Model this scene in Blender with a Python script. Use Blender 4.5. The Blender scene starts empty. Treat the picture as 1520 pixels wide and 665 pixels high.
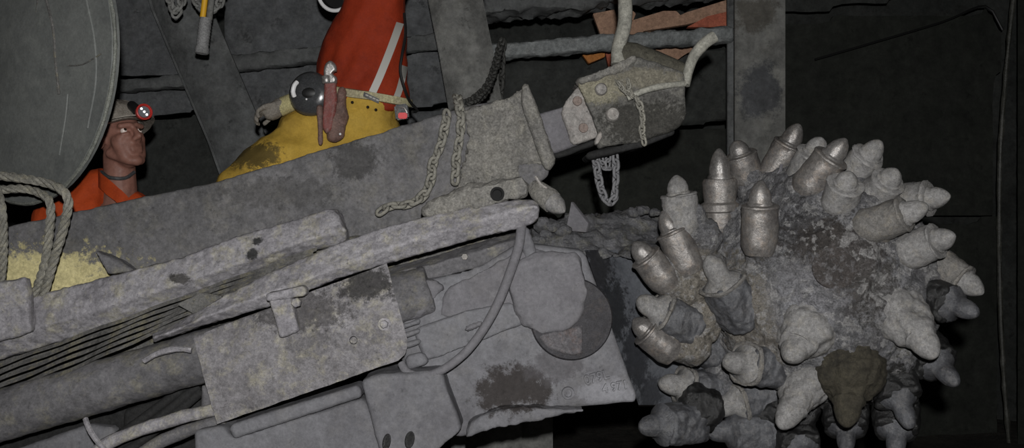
import bpy, bmesh, math, random
from mathutils import Vector, Matrix, noise
random.seed(7)
F = 1500.0; CZ = 1.3
SC = bpy.context.scene; COL = SC.collection
def P(x, y, Y): return Vector(((x-760)/F*Y, Y, CZ-(y-332.5)/F*Y))
def PX(n, Y): return n/F*Y                       # size of n pixels at distance Y
PI = math.pi

# ------------------------------------------------------------------ materials
def lin(v):
    v = v/255.0
    return v/12.92 if v <= 0.04045 else ((v+0.055)/1.055)**2.4
def C(r, g, b, d=3.2, k=1.0):                    # surface colour of something that photographs as r,g,b at d metres
    s = 1.75*(d/3.2)**2*k
    return tuple(min(0.9, lin(v)*s) for v in (r, g, b))+(1,)
def dust(name, base, dark, tint, dark_amt=.45, tint_amt=.4, scale=1.0, rough=.85, metal=0.0, bump=.35, patches=(), spec=.3, grain=.35, fine=1.0, speck=.38, fleck=0):
    m = bpy.data.materials.new(name); m.use_nodes = True
    nt = m.node_tree; N = nt.nodes; L = nt.links
    bs = N['Principled BSDF']
    tc = N.new('ShaderNodeTexCoord'); pos = N.new('ShaderNodeNewGeometry')
    def nz(sc, det=5, ro=.6):
        n = N.new('ShaderNodeTexNoise'); n.inputs['Scale'].default_value = sc
        n.inputs['Detail'].default_value = det; n.inputs['Roughness'].default_value = ro
        L.new(tc.outputs['Object'], n.inputs['Vector']); return n.outputs['Fac']
    def mr(src, a, b, c=0.0, d=1.0):
        n = N.new('ShaderNodeMapRange'); n.inputs[1].default_value = a; n.inputs[2].default_value = b
        n.inputs[3].default_value = c; n.inputs[4].default_value = d; L.new(src, n.inputs[0]); return n.outputs[0]
    def mix(f, a, b, mode='MIX'):
        n = N.new('ShaderNodeMix'); n.data_type = 'RGBA'; n.blend_type = mode; n.clamp_factor = True
        if isinstance(f, float): n.inputs[0].default_value = f
        else: L.new(f, n.inputs[0])
        for i, v in ((6, a), (7, b)):
            if isinstance(v, tuple): n.inputs[i].default_value = v
            else: L.new(v, n.inputs[i])
        return n.outputs[2]
    def math_(op, a, b):
        n = N.new('ShaderNodeMath'); n.operation = op
        for i, v in enumerate((a, b)):
            if isinstance(v, (int, float)): n.inputs[i].default_value = v
            else: L.new(v, n.inputs[i])
        return n.outputs[0]
    big = nz(4*scale, 8, .65); mid = nz(11*scale, 9, .72); gr = nz(90*scale*fine, 5, .75); cr = nz(30*scale*fine, 9, .8); cr2 = nz(46*scale*fine, 6, .7)
    c = mix(mr(big, .62-.25*dark_amt-.06, .62-.25*dark_amt+.22), base, dark)
    c = mix(math_('MULTIPLY', mr(mid, .5, .66), tint_amt), c, tint)
    for (cen, rad, colr, st) in patches:
        sep = N.new('ShaderNodeVectorMath'); sep.operation = 'SUBTRACT'; L.new(pos.outputs['Position'], sep.inputs[0]); sep.inputs[1].default_value = cen
        dv = N.new('ShaderNodeVectorMath'); dv.operation = 'DIVIDE'; L.new(sep.outputs[0], dv.inputs[0])
        dv.inputs[1].default_value = rad if isinstance(rad, tuple) else (rad, rad, rad)
        ln = N.new('ShaderNodeVectorMath'); ln.operation = 'LENGTH'; L.new(dv.outputs[0], ln.inputs[0])
        e = math_('ADD', math_('ADD', ln.outputs['Value'], mr(mid, .3, .7, -.4, .4)), mr(cr, .35, .65, -.35, .35))
        f = mr(e, 1.1, .75, 0, st)
        c = mix(f, c, colr)
    if fleck: c = mix(math_('MULTIPLY', mr(nz(34, 4, .55), .54, .57), fleck), c, C(122, 121, 120))
    gv = N.new('ShaderNodeCombineColor'); gm = mr(gr, .3, .7, 1-grain, 1+grain*.6)
    for i in range(3): L.new(gm, gv.inputs[i])
    c = mix(1.0, c, gv.outputs[0], 'MULTIPLY')
    cv = N.new('ShaderNodeCombineColor'); cm = math_('MULTIPLY', mr(cr, .36, .64, 1-speck*1.1, 1+speck*.55), mr(cr2, .60, .68, 1, 1-speck*1.3))
    for i in range(3): L.new(cm, cv.inputs[i])
    c = mix(1.0, c, cv.outputs[0], 'MULTIPLY')
    L.new(c, bs.inputs['Base Color'])
    bs.inputs['Metallic'].default_value = metal
    bs.inputs['Specular IOR Level'].default_value = spec
    L.new(mr(mid, .3, .7, rough-.1, min(1, rough+.1)), bs.inputs['Roughness'])
    if bump:
        b = N.new('ShaderNodeBump'); b.inputs['Strength'].default_value = bump*.8; b.inputs['Distance'].default_value = .02
        L.new(math_('ADD', math_('MULTIPLY', gr, .12), math_('ADD', math_('MULTIPLY', cr, .45), mid)), b.inputs['Height']); L.new(b.outputs[0], bs.inputs['Normal'])
    return m
def plain(name, colr, rough=.6, metal=0, emis=0, alpha=1, trans=0):
    m = bpy.data.materials.new(name); m.use_nodes = True; bs = m.node_tree.nodes['Principled BSDF']
    bs.inputs['Base Color'].default_value = colr; bs.inputs['Roughness'].default_value = rough
    bs.inputs['Metallic'].default_value = metal
    if emis: bs.inputs['Emission Color'].default_value = colr; bs.inputs['Emission Strength'].default_value = emis
    if trans: bs.inputs['Transmission Weight'].default_value = trans
    return m

GREY = C(104, 102, 106); DK = C(52, 51, 54); YEL = C(134, 129, 104)
M = {}
M['slab'] = dust('dusty slab', C(124, 122, 125), C(94, 92, 96), C(140, 136, 118), .4, .75, 1.3, bump=.5, grain=.35, speck=.35,
    patches=[(P(272, 412, 3.26), (.035, .2, .018), C(60, 58, 56), .9), (P(378, 376, 3.25), (.02, .2, .02), C(40, 40, 40), .95), (P(387, 358, 3.28), (.018, .2, .015), C(40, 40, 40), .95)])
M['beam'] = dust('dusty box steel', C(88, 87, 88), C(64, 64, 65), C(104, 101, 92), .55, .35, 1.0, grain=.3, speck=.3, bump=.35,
    patches=[(P(520, 235, 3.35), (.08, .4, .08), C(50, 49, 48), .7), (P(400, 285, 3.35), (.25, .4, .05), C(64, 63, 62), .5),
             (P(60, 430, 3.35), (.34, .4, .13), C(172, 163, 120), .95)])  # last patch: yellow dust, with the brightness of a lit area painted in
M['crust'] = dust('crusted mortar', C(116, 114, 109), C(86, 85, 84), C(126, 123, 113), .5, .5, 1.6, bump=.8, grain=.5)
M['boom'] = dust('boom steel', C(90, 89, 91), C(64, 63, 64), C(122, 118, 100), .5, .45, 1.2, bump=.45, grain=.3, speck=.3)
M['cover'] = dust('cover sheet', C(112, 110, 112), C(82, 80, 81), C(136, 132, 116), .5, .65, 1.7, bump=.55, grain=.35, speck=.35,
    patches=[(P(535, 425, 3.0), (.1, .3, .05), C(46, 45, 44), .85), (P(440, 465, 3.0), (.16, .3, .06), C(62, 60, 60), .7)])
M['gear'] = dust('gearbox casting', C(94, 94, 97), C(78, 77, 80), C(102, 100, 98), .4, .3, 1.0, bump=.3, grain=.2, speck=.2,
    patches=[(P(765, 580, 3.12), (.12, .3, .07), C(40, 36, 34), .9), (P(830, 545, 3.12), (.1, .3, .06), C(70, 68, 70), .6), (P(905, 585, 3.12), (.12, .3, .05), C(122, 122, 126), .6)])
M['neck'] = dust('worn dark steel', C(70, 72, 76), C(56, 58, 62), C(84, 85, 88), .45, .3, 1.4, rough=.34, metal=.0, bump=.08, spec=.8, grain=.2, speck=.2, patches=[(P(888, 400, 3.2), (.06, .4, .08), C(34, 34, 36), .95), (P(912, 460, 3.2), (.05, .4, .1), C(34, 35, 37), .95), (P(945, 530, 3.2), (.055, .4, .12), C(38, 39, 42), .9), (P(970, 590, 3.2), (.06, .4, .06), C(44, 45, 48), .8)])  # greyer middle paints a highlight beside the dark left band
M['discdark'] = dust('dark cover steel', C(46, 45, 48), C(36, 35, 37), C(80, 74, 70), .5, .3, 2.0, rough=.6, bump=.25, grain=.35)
M['cake'] = dust('dust cake', C(92, 91, 94), C(80, 78, 81), C(98, 96, 95), .4, .3, 1.0, bump=.35, grain=.2, speck=.18)
M['heap'] = dust('loose muck', C(84, 84, 86), C(58, 58, 60), C(104, 101, 84), .5, .4, 1.6, bump=.9, grain=.5)
M['clamp'] = dust('clamp steel', C(84, 83, 80), C(54, 53, 51), C(116, 114, 107), .6, .5, 1.8, bump=.6, grain=.5,
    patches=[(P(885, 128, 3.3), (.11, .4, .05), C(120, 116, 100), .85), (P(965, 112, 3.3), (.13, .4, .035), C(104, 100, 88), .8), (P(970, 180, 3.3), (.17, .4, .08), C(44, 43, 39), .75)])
M['pale'] = dust('pale painted steel', C(128, 125, 121), C(110, 107, 105), C(128, 118, 112), .4, .4, 2.0, bump=.3, grain=.3)
M['pipe'] = dust('dusty white pipe', C(128, 127, 119), C(98, 97, 91), C(136, 134, 124), .35, .4, 2.0, bump=.3, grain=.3)
M['roller'] = dust('muddy roller', C(68, 66, 58), C(44, 43, 39), C(82, 80, 70), .5, .4, 2, bump=.5)
M['rubber'] = dust('layered rubber', C(92, 91, 89), C(58, 57, 56), C(120, 114, 86), .55, .5, 2.0, bump=.6)
M['shadowy'] = dust('dark hose rubber and underside shade', C(34, 34, 34), C(22, 22, 22), C(50, 50, 48), .4, .3, 2, bump=.2)  # hose rubber; also serves as painted shade on undersides
M['pick'] = dust('worn pick steel', C(112, 110, 108), C(82, 79, 77), C(124, 116, 108), .5, .45, 3, rough=.36, metal=.55, spec=.6, bump=.25, grain=.25)
M['sleeve'] = dust('dusty sleeve steel', C(108, 105, 102), C(76, 73, 72), C(120, 108, 96), .5, .5, 3, rough=.42, metal=.45, spec=.6, bump=.3, grain=.3)
M['pickdust'] = dust('pale dusted pick', C(108, 107, 106), C(84, 83, 82), C(116, 112, 104), .4, .5, 3, rough=.8, bump=.35, grain=.3)
M['holderdark'] = dust('oily dark holder', C(70, 71, 74), C(42, 42, 44), C(104, 102, 100), .55, .35, 4, rough=.45, spec=.6, bump=.5, grain=.45)
M['holdertan'] = dust('tan dusted holder', C(96, 94, 91), C(74, 73, 72), C(112, 106, 96), .45, .5, 3, rough=.7, bump=.5, grain=.35)
M['black'] = dust('black wet mud and slot shade', C(26, 26, 26), C(16, 16, 16), C(42, 42, 42), .5, .35, 3, rough=.4, spec=.6, bump=.6)
M['brown'] = dust('brown clay', C(50, 47, 39), C(33, 31, 27), C(68, 64, 53), .45, .4, 3, rough=.8, bump=.7)
M['rope'] = dust('dirty rope', C(120, 118, 110), C(84, 83, 78), C(140, 135, 114), .5, .5, 4, bump=.6)
M['drumend'] = dust('grey rubber sheet', C(90, 92, 90), C(74, 76, 75), C(102, 104, 100), .5, .35, 1.2, rough=.7, bump=.12, grain=.18, speck=.12)
M['chain'] = dust('dusty chain', C(120, 118, 110), C(74, 73, 69), C(142, 139, 128), .5, .5, 8, bump=.3, rough=.6)
M['chaingrey'] = dust('grey chain', C(104, 104, 106), C(80, 80, 82), C(112, 112, 112), .4, .3, 8, bump=.3, rough=.6)
M['chaindark'] = dust('dark chain', C(54, 54, 52, 4), C(36, 36, 35, 4), C(66, 66, 62, 4), .4, .3, 8, bump=.3, rough=.6)
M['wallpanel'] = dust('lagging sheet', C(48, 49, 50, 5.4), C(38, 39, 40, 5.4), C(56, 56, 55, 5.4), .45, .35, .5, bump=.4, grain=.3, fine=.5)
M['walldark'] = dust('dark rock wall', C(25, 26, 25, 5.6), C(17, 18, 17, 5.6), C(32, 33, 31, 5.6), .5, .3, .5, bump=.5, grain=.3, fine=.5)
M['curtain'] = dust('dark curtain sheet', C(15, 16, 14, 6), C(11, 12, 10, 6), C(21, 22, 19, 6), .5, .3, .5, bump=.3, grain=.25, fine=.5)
M['arch'] = dust('steel arch', C(54, 55, 55, 5.0), C(44, 45, 45, 5.0), C(62, 62, 60, 5.0), .45, .3, .6, bump=.3, grain=.25, fine=.5)
M['archlit'] = dust('brighter lit steel arch', C(72, 72, 70, 4.8), C(54, 54, 53, 4.8), C(80, 79, 74, 4.8), .45, .35, .6, bump=.35, grain=.25, fine=.5)  # lit copy of the arch steel, brightness painted into the colour
M['post'] = dust('steel post', C(62, 62, 60, 5.0), C(50, 50, 49, 5.0), C(72, 71, 66, 5.0), .45, .35, .5, bump=.3, grain=.25, fine=.5,
    patches=[(P(1125, 135, 5.0), (.12, .5, .14), C(36, 37, 39, 5), .85), (P(1120, 20, 5.0), (.11, .5, .09), C(44, 42, 38, 5), .8)])
M['railback'] = dust('dusted rail', C(72, 74, 74, 5.2), C(54, 56, 56, 5.2), C(84, 84, 82, 5.2), .45, .4, 1, bump=.6, grain=.4, fine=.6)
M['board'] = dust('raw timber', C(86, 68, 56, 5.4), C(72, 55, 47, 5.4), C(96, 78, 64, 5.4), .4, .4, 1, bump=.2, grain=.2)
M['boardred'] = dust('red stained timber', C(90, 48, 36, 5.4), C(70, 36, 30, 5.4), C(96, 58, 42, 5.4), .4, .4, 1, bump=.2, grain=.2)
M['boardgold'] = dust('golden timber', C(98, 62, 30, 5.4), C(74, 46, 25, 5.4), C(104, 70, 38, 5.4), .4, .4, 1, bump=.2, grain=.2)
M['floor'] = dust('muck floor', C(60, 58, 54), C(40, 39, 37), C(76, 73, 66), .5, .4, .6, bump=.8)
M['orange'] = dust('orange work cloth', C(146, 54, 17, 3.75, 0.62), C(112, 38, 13, 3.75, 0.62), C(142, 56, 22, 3.75, 0.62), .35, .4, 1.6, rough=.8, bump=.35, speck=.08, grain=.12)
M['red'] = dust('red jacket cloth', C(122, 38, 14, 4.1, 0.55), C(96, 27, 11, 4.1, 0.55), C(126, 45, 20, 4.1, 0.55), .4, .35, 1.6, rough=.8, bump=.3, speck=.08, grain=.12)
M['yellow'] = dust('yellow trouser cloth', C(142, 116, 46, 4.1, 0.72), C(114, 92, 36, 4.1, 0.72), C(146, 122, 58, 4.1, 0.72), .4, .4, 1.6, rough=.8, bump=.35, speck=.08, grain=.14,
    patches=[(P(383, 234, 4.0), (.115, .4, .06), C(52, 44, 22, 4), .9)])
M['skin'] = dust('face skin', C(106, 74, 64, 3.7, 0.75), C(86, 58, 50, 3.7, 0.75), C(112, 84, 74, 3.7, 0.75), .4, .3, 6, rough=.55, bump=.08, speck=.08, grain=.1)
M['hat'] = dust('scuffed white hard hat', C(100, 95, 88, 3.7), C(68, 64, 58, 3.7), C(112, 109, 103, 3.7), .55, .5, 7, rough=.6, bump=.2)
M['silver'] = plain('reflective strip', C(132, 131, 126, 4, 0.7), .5)
M['belt'] = dust('dusty belt webbing', C(122, 118, 92, 4), C(100, 92, 78, 4), C(140, 136, 116, 4), .4, .4, 4, bump=.2)
M['leather'] = dust('dark leather', C(84, 66, 60, 4), C(56, 46, 43, 4), C(104, 86, 78, 4), .5, .4, 5, rough=.5, bump=.4)
M['wrenchred'] = dust('worn red handle', C(88, 46, 42, 4), C(70, 52, 49, 4), C(104, 88, 84, 4), .4, .5, 8, rough=.5, bump=.2)
M['steel'] = dust('worn tool steel', C(116, 114, 112, 4), C(84, 80, 78, 4), C(134, 130, 126, 4), .4, .4, 8, rough=.35, metal=.6, bump=.15)
M['glove'] = dust('grey glove cloth', C(88, 84, 78, 4), C(68, 66, 62, 4), C(96, 92, 86, 4), .4, .4, 5, bump=.4)
M['khaki'] = dust('khaki cuff', C(122, 116, 84, 4), C(104, 100, 76, 4), C(126, 122, 96, 4), .4, .4, 5, bump=.3)
M['smoke'] = dust('dark smoked plastic', C(44, 45, 46, 4), C(34, 35, 36, 4), C(52, 52, 52, 4), .4, .3, 4, rough=.25, spec=.6, bump=.05)
M['blackp'] = plain('black plastic', (.012, .012, .012, 1), .5)
M['hole'] = plain('black hole', (.008, .008, .008, 1), .9)
M['white'] = plain('white gloss', C(200, 200, 200, 4), .4)
M['redp'] = plain('red plastic', C(150, 36, 30, 3.7, 0.7), .4)
M['redbright'] = plain('bright red plastic', C(170, 26, 30, 4, 0.7), .4)
M['led'] = plain('lit led', (1, 1, 1, 1), .2, emis=2.0)
M['lens'] = plain('lamp reflector', C(120, 122, 126, 3.7), .25, .7)
M['grip'] = plain('orange grip', C(190, 108, 24, 4.4), .5)
M['eye'] = plain('eye white', C(150, 140, 134, 3.7), .3)
M['iris'] = plain('dark iris', (.02, .015, .01, 1), .2)
M['lip'] = plain('lips', C(120, 66, 56, 3.7), .5)

# ------------------------------------------------------------------ objects
ROOT = {}
def thing(name, label, cat, loc, group=None):
    o = bpy.data.objects.new(name, None); COL.objects.link(o); o.empty_display_size = .05
    o.location = loc; o['label'] = label; o['category'] = cat
    if group: o['group'] = group
    ROOT[o.name] = Vector(loc); return o
def obj(name, bm, mat, parent=None, ang=38, label=None):
    off = None
    if parent is not None: off = ROOT[parent.name]
    else:
        xs = [v.co for v in bm.verts]
        off = Vector(((min(v.x for v in xs)+max(v.x for v in xs))/2, (min(v.y for v in xs)+max(v.y for v in xs))/2, min(v.z for v in xs)))
    bmesh.ops.translate(bm, verts=bm.verts, vec=-off)
    bmesh.ops.recalc_face_normals(bm, faces=bm.faces)
    for f in bm.faces: f.smooth = True
    me = bpy.data.meshes.new(name); bm.to_mesh(me); bm.free()
    me.set_sharp_from_angle(angle=math.radians(ang))
    for x in (mat if isinstance(mat, list) else [mat]): me.materials.append(x)
    o = bpy.data.objects.new(name, me); COL.objects.link(o)
    if parent is not None:
        o.parent = parent; ROOT[o.name] = off
    else:
        o.location = off; ROOT[o.name] = off
    if label: o['label'] = label
    return o
def solo(name, bm, mat, label, cat, group=None, kind=None, ang=38):
    o = obj(name, bm, mat, None, ang); o['label'] = label; o['category'] = cat
    if group: o['group'] = group
    if kind: o['kind'] = kind
    return o
def struct(name, bm, mat):
    o = obj(name, bm, mat); o['kind'] = 'structure'; return o
def fix_child(parent_obj):           # sub-parts use the offset of their root
    return parent_obj

# ------------------------------------------------------------------ shapes
def prism(bm, pts, ext, bev=0, seg=2):
    a = [bm.verts.new(p) for p in pts]; b = [bm.verts.new(p+ext) for p in pts]; n = len(pts)
    fs = [bm.faces.new(a), bm.faces.new(b[::-1])]
    for i in range(n): fs.append(bm.faces.new((a[i], b[i], b[(i+1) % n], a[(i+1) % n])))
    if bev:
        es = list({e for f in fs for e in f.edges})
        bmesh.ops.bevel(bm, geom=es, offset=bev, segments=seg, affect='EDGES', clamp_overlap=True)
    return bm
def pp(pts, Y, depth, bev=.006, bm=None):           # a plate seen from the front: outline at distance Y, depth metres thick
    bm = bm or bmesh.new()
    return prism(bm, [P(x, y, Y if not z else z[0]) for x, y, *z in pts], Vector((0, depth, 0)), bev)
def box(bm, c, u, v, w, bev=0):
    pts = [c-u-v-w, c+u-v-w, c+u+v-w, c-u+v-w]; return prism(bm, pts, 2*w, bev)
def frame(d):
    d = d.normalized(); a = Vector((0, 0, 1)) if abs(d.z) < .9 else Vector((1, 0, 0))
    u = a.cross(d).normalized(); return u, d.cross(u).normalized(), d
def loft(bm, rings, caps=True, closed=True):
    R = [[bm.verts.new(p) for p in r] for r in rings]; n = len(rings[0])
    for a, b in zip(R, R[1:]):
        for i in range(n if closed else n-1):
            bm.faces.new((a[i], a[(i+1) % n], b[(i+1) % n], b[i]))
    if caps: bm.faces.new(R[0][::-1]); bm.faces.new(R[-1])
    return bm
def lathe(bm, prof, p, d, seg=20, ph=0, sx=1, sy=1):        # prof: (distance along d, radius)
    u, v, w = frame(d)
    return loft(bm, [[p+w*s+(u*math.cos(ph+2*PI*i/seg)*sx+v*math.sin(ph+2*PI*i/seg)*sy)*max(r, 1e-4) for i in range(seg)] for s, r in prof])
def spline(pts, step):
    pts = [Vector(p) for p in pts]; out = []
    q = [2*pts[0]-pts[1]]+pts+[2*pts[-1]-pts[-2]]
    for i in range(1, len(q)-2):
        n = max(2, int((q[i+1]-q[i]).length/step))
        for k in range(n):
            t = k/n; a, b, c, d = q[i-1], q[i], q[i+1], q[i+2]
            out.append(.5*((2*b)+(c-a)*t+(2*a-5*b+4*c-d)*t*t+(3*b-a-3*c+d)*t**3))
    out.append(pts[-1]); return out
def tube(bm, pts, r, seg=10, step=.015, r2=None, raw=False):
    path = pts if raw else spline(pts, step); rings = []; n = len(path); u = None
    for i, p in enumerate(path):
        d = (path[min(i+1, n-1)]-path[max(i-1, 0)]).normalized()
        if u is None: u = frame(d)[0]
        u = (u-d*u.dot(d)).normalized(); v = d.cross(u)
        rr = r if r2 is None else r+(r2-r)*i/(n-1)
        rings.append([p+(u*math.cos(2*PI*k/seg)+v*math.sin(2*PI*k/seg))*rr for k in range(seg)])
    return loft(bm, rings)
def ball(bm, c, r, rot=None, seg=16):
    rr = Vector(r) if not isinstance(r, (int, float)) else Vector((r, r, r))
    m = Matrix.Translation(c)@(rot.to_4x4() if rot else Matrix())@Matrix.Diagonal((*rr, 1))
    bmesh.ops.create_uvsphere(bm, u_segments=seg, v_segments=seg//2+2, radius=1, matrix=m); return bm
def cap(bm, a, ra, b, rb, seg=14):                       # tapered capsule
    d = (b-a); n = d.length
    if n < 1e-5: return ball(bm, a, ra)
    pr = [(-ra, 0.0)]+[(-ra*math.cos(t), ra*math.sin(t)) for t in (.5, 1.0)]+[(0, ra), (n, rb)]+[(n+rb*math.cos(t), rb*math.sin(t)) for t in (1.0, .5)]+[(n+rb, 0.0)]
    return lathe(bm, pr, a, d, seg)
def chainc(bm, pts):
    for (a, ra), (b, rb) in zip(pts, pts[1:]): cap(bm, a, ra, b, rb)
    return bm
def remesh(bm, voxel, smooth=2):
    me = bpy.data.meshes.new('tmp'); bmesh.ops.recalc_face_normals(bm, faces=bm.faces); bm.to_mesh(me); bm.free()
    o = bpy.data.objects.new('tmp', me); COL.objects.link(o)
    md = o.modifiers.new('r', 'REMESH'); md.mode = 'VOXEL'; md.voxel_size = voxel
    dg = bpy.context.evaluated_depsgraph_get(); ev = o.evaluated_get(dg)
    out = bmesh.new(); out.from_mesh(ev.to_mesh()); ev.to_mesh_clear()
    bpy.data.objects.remove(o); bpy.data.meshes.remove(me)
    for _ in range(smooth): bmesh.ops.smooth_vert(out, verts=out.verts, factor=.5, use_axis_x=True, use_axis_y=True, use_axis_z=True)
    return out
def jitter(bm, amp, sc, oct=4, bias=0):
    bm.normal_update()
    for v in bm.verts:
        v.co += v.normal*amp*(noise.fractal(v.co*sc, 1.0, 2.0, oct)+bias)
    return bm
def rough(bm, voxel, amp, sc, smooth=1, oct=4): return jitter(remesh(bm, voxel, smooth), amp, sc, oct)
def sections(bm, secs, Ys, back):        # bar of cross-sections (top, edge, bottom) in order along its length, with its hidden back
    rings = []
    for s in secs:
        t, e, b = s
        p = [P(*t, Ys[0]), P(*e, Ys[1]), P(*b, Ys[2])]
        p += [p[2]+Vector((0, back, 0)), p[0]+Vector((0, max(.02, back-(Ys[0]-Ys[2])), 0))]
        rings.append(p)
    return loft(bm, rings)

# ------------------------------------------------------------------ chains
def link_mesh(ln, wd, r):
    bm = bmesh.new(); path = []; s = ln/2-wd/2
    for i in range(7):
        a = -PI/2+PI*i/6; path.append(Vector((s+wd/2*math.cos(a), wd/2*math.sin(a), 0)))
    for i in range(7):
        a = PI/2+PI*i/6; path.append(Vector((-s+wd/2*math.cos(a), wd/2*math.sin(a), 0)))
    rings = []
    n = len(path)
    for i, p in enumerate(path):
        d = (path[(i+1) % n]-path[i-1]).normalized(); u = Vector((0, 0, 1)); v = d.cross(u)
        rings.append([p+(u*math.cos(2*PI*k/6)+v*math.sin(2*PI*k/6))*r for k in range(6)])
    R = [[bm.verts.new(q) for q in g] for g in rings]
    for i in range(n):
        a, b = R[i], R[(i+1) % n]
        for k in range(6): bm.faces.new((a[k], a[(k+1) % 6], b[(k+1) % 6], b[k]))
    me = bpy.data.meshes.new('link'); bmesh.ops.recalc_face_normals(bm, faces=bm.faces)
    for f in bm.faces: f.smooth = True
    bm.to_mesh(me); bm.free(); return me
def chain(pts, ln, mat, label, group=None, wd=None, r=None):
    path = spline(pts, .004); wd = wd or ln*.62; r = r or ln*.15
    t = thing('chain', label, 'chain', min(path, key=lambda p: p.z), group)
    me = link_mesh(ln, wd, r); me.materials.append(mat)
    pitch = ln-2*r*1.15; acc = 0; k = 0; last = path[0]; want = pitch/2
    for i in range(1, len(path)):
        acc += (path[i]-path[i-1]).length
        if acc >= want:
            want += pitch; d = (path[min(i+3, len(path)-1)]-path[max(i-3, 0)]).normalized()
            u = Vector((0, -1, 0)); v = u.cross(d)
            if v.length < .1: u = Vector((0, 0, 1)); v = u.cross(d)
            v.normalize(); w = d.cross(v)
            a = (PI/4 if k % 2 else -PI/4)+random.uniform(-.25, .25)
            y = v*math.cos(a)+w*math.sin(a); z = d.cross(y)
            o = bpy.data.objects.new('link', me); COL.objects.link(o); o.parent = t
            mt = Matrix((d, y, z)).transposed().to_4x4(); mt.translation = path[i]-Vector(t.location)
            o.matrix_local = mt; k += 1
    return t

# ------------------------------------------------------------------ camera and light
cam = bpy.data.cameras.new('camera'); cam.sensor_width = 36; cam.lens = 36*F/1520; cam.clip_start = .05; cam.clip_end = 60
co = bpy.data.objects.new('camera', cam); COL.objects.link(co); co.location = (0, 0, CZ); co.rotation_euler = (PI/2, 0, 0); SC.camera = co
fl = bpy.data.lights.new('camera_flash', 'SPOT'); fl.energy = 385; fl.shadow_soft_size = .025; fl.spot_size = math.radians(95); fl.spot_blend = .8
fl.color = (1, .99, .98)
fo = bpy.data.objects.new('camera_flash', fl); COL.objects.link(fo); fo.location = (.02, -.12, CZ+.17); fo.rotation_euler = (math.radians(90), 0, math.radians(2))
w = bpy.data.worlds.new('world'); SC.world = w; w.use_nodes = True
w.node_tree.nodes['Background'].inputs[0].default_value = (.9, .95, 1, 1); w.node_tree.nodes['Background'].inputs[1].default_value = .0025
SC.view_settings.view_transform = 'Standard'; SC.view_settings.look = 'None'; SC.view_settings.gamma = 1; SC.view_settings.exposure = 0
SC.view_settings.use_curve_mapping = False

# ------------------------------------------------------------------ the drift: floor, walls, roof
def slab(name, x0, x1, y0, y1, z0, z1, mat, n=0, amp=0, sc=1):
    bm = bmesh.new(); box(bm, Vector(((x0+x1)/2, (y0+y1)/2, (z0+z1)/2)), Vector(((x1-x0)/2, 0, 0)), Vector((0, (y1-y0)/2, 0)), Vector((0, 0, (z1-z0)/2)))
    if n:
        bmesh.ops.subdivide_edges(bm, edges=bm.edges, cuts=n, use_grid_fill=True)
        jitter(bm, amp, sc, 5)
    return struct(name, bm, mat)
slab('floor', -5.2, 5.2, -2, 7.2, -.3, 0, M['floor'], 40, .05, 1.2)
slab('wall_back', -5.2, 5.2, 6.7, 7.0, -.2, 4.2, M['walldark'], 40, .08, 1.0)
slab('wall_left', -5.2, -4.9, -2, 7.0, -.2, 4.2, M['walldark'], 30, .06, 1.0)
slab('wall_right', 4.9, 5.2, -2, 7.0, -.2, 4.2, M['walldark'], 30, .06, 1.0)
slab('ceiling', -5.2, 5.2, -2, 7.0, 4.0, 4.4, M['walldark'], 30, .08, 1.0)

def sheet(pts, Y, mat, label, name='lagging_sheet', cat='sheet', depth=.04, group=None, amp=.006, vox=.03):
    bm = pp(pts, Y, depth, .004)
    if amp: bm = rough(bm, vox, amp, 9, 1, 4)
    return solo(name, bm, mat, label, cat, group)
sheet([(150, -60), (232, -60), (262, 35), (320, 112), (150, 118)], 5.6, M['wallpanel'], 'dark grey lagging sheet behind the drum end, above the narrow ledge plank')
sheet([(150, 136), (335, 128), (350, 158), (150, 186)], 5.62, M['wallpanel'], 'dark lagging strip just under the narrow ledge plank at left')
sheet([(150, 188), (352, 160), (400, 330), (150, 360)], 5.72, M['walldark'], 'blackish lagging sheet behind the helmeted man')
sheet([(330, -80), (660, -80), (650, 62), (330, 92)], 5.6, M['wallpanel'], 'grey lagging sheet behind the red jacket, above the timber rail')
sheet([(330, 106), (668, 72), (700, 152), (380, 190)], 5.6, M['wallpanel'], 'grey lagging sheet behind the belt, below the timber rail')
sheet([(360, 194), (640, 160), (700, 156), (720, 300), (360, 330)], 5.62, M['wallpanel'], 'lowest grey lagging sheet behind the yellow trousers')
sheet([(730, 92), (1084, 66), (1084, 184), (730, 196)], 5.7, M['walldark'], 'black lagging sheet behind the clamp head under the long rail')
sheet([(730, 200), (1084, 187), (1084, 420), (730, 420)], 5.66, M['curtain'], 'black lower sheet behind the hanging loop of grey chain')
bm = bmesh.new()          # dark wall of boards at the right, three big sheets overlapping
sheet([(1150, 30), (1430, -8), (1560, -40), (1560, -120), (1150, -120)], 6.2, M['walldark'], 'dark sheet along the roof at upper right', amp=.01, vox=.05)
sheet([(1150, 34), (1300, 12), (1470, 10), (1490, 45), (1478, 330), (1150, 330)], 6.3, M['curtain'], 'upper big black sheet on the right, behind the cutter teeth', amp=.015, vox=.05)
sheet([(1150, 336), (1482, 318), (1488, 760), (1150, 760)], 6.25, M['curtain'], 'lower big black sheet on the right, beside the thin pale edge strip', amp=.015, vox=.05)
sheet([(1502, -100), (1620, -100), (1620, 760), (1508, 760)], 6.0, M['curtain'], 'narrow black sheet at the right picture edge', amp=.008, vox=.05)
bm = bmesh.new(); tube(bm, [P(1506, -20, 6.05), P(1492, 120, 6.05), P(1484, 250, 6.05), P(1484, 420, 6.05), P(1490, 560, 6.05), P(1500, 680, 6.05)], .014, 8, .05)
solo('edge_strip', jitter(bm, .006, 14), dust('plastic edge', C(32, 32, 29, 6), C(18, 19, 17, 6), C(50, 50, 48, 6), .5, .5, 1.2, rough=.35, bump=.3), 'thin pale upright plastic edge strip near the right picture edge', 'strip')
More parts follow.
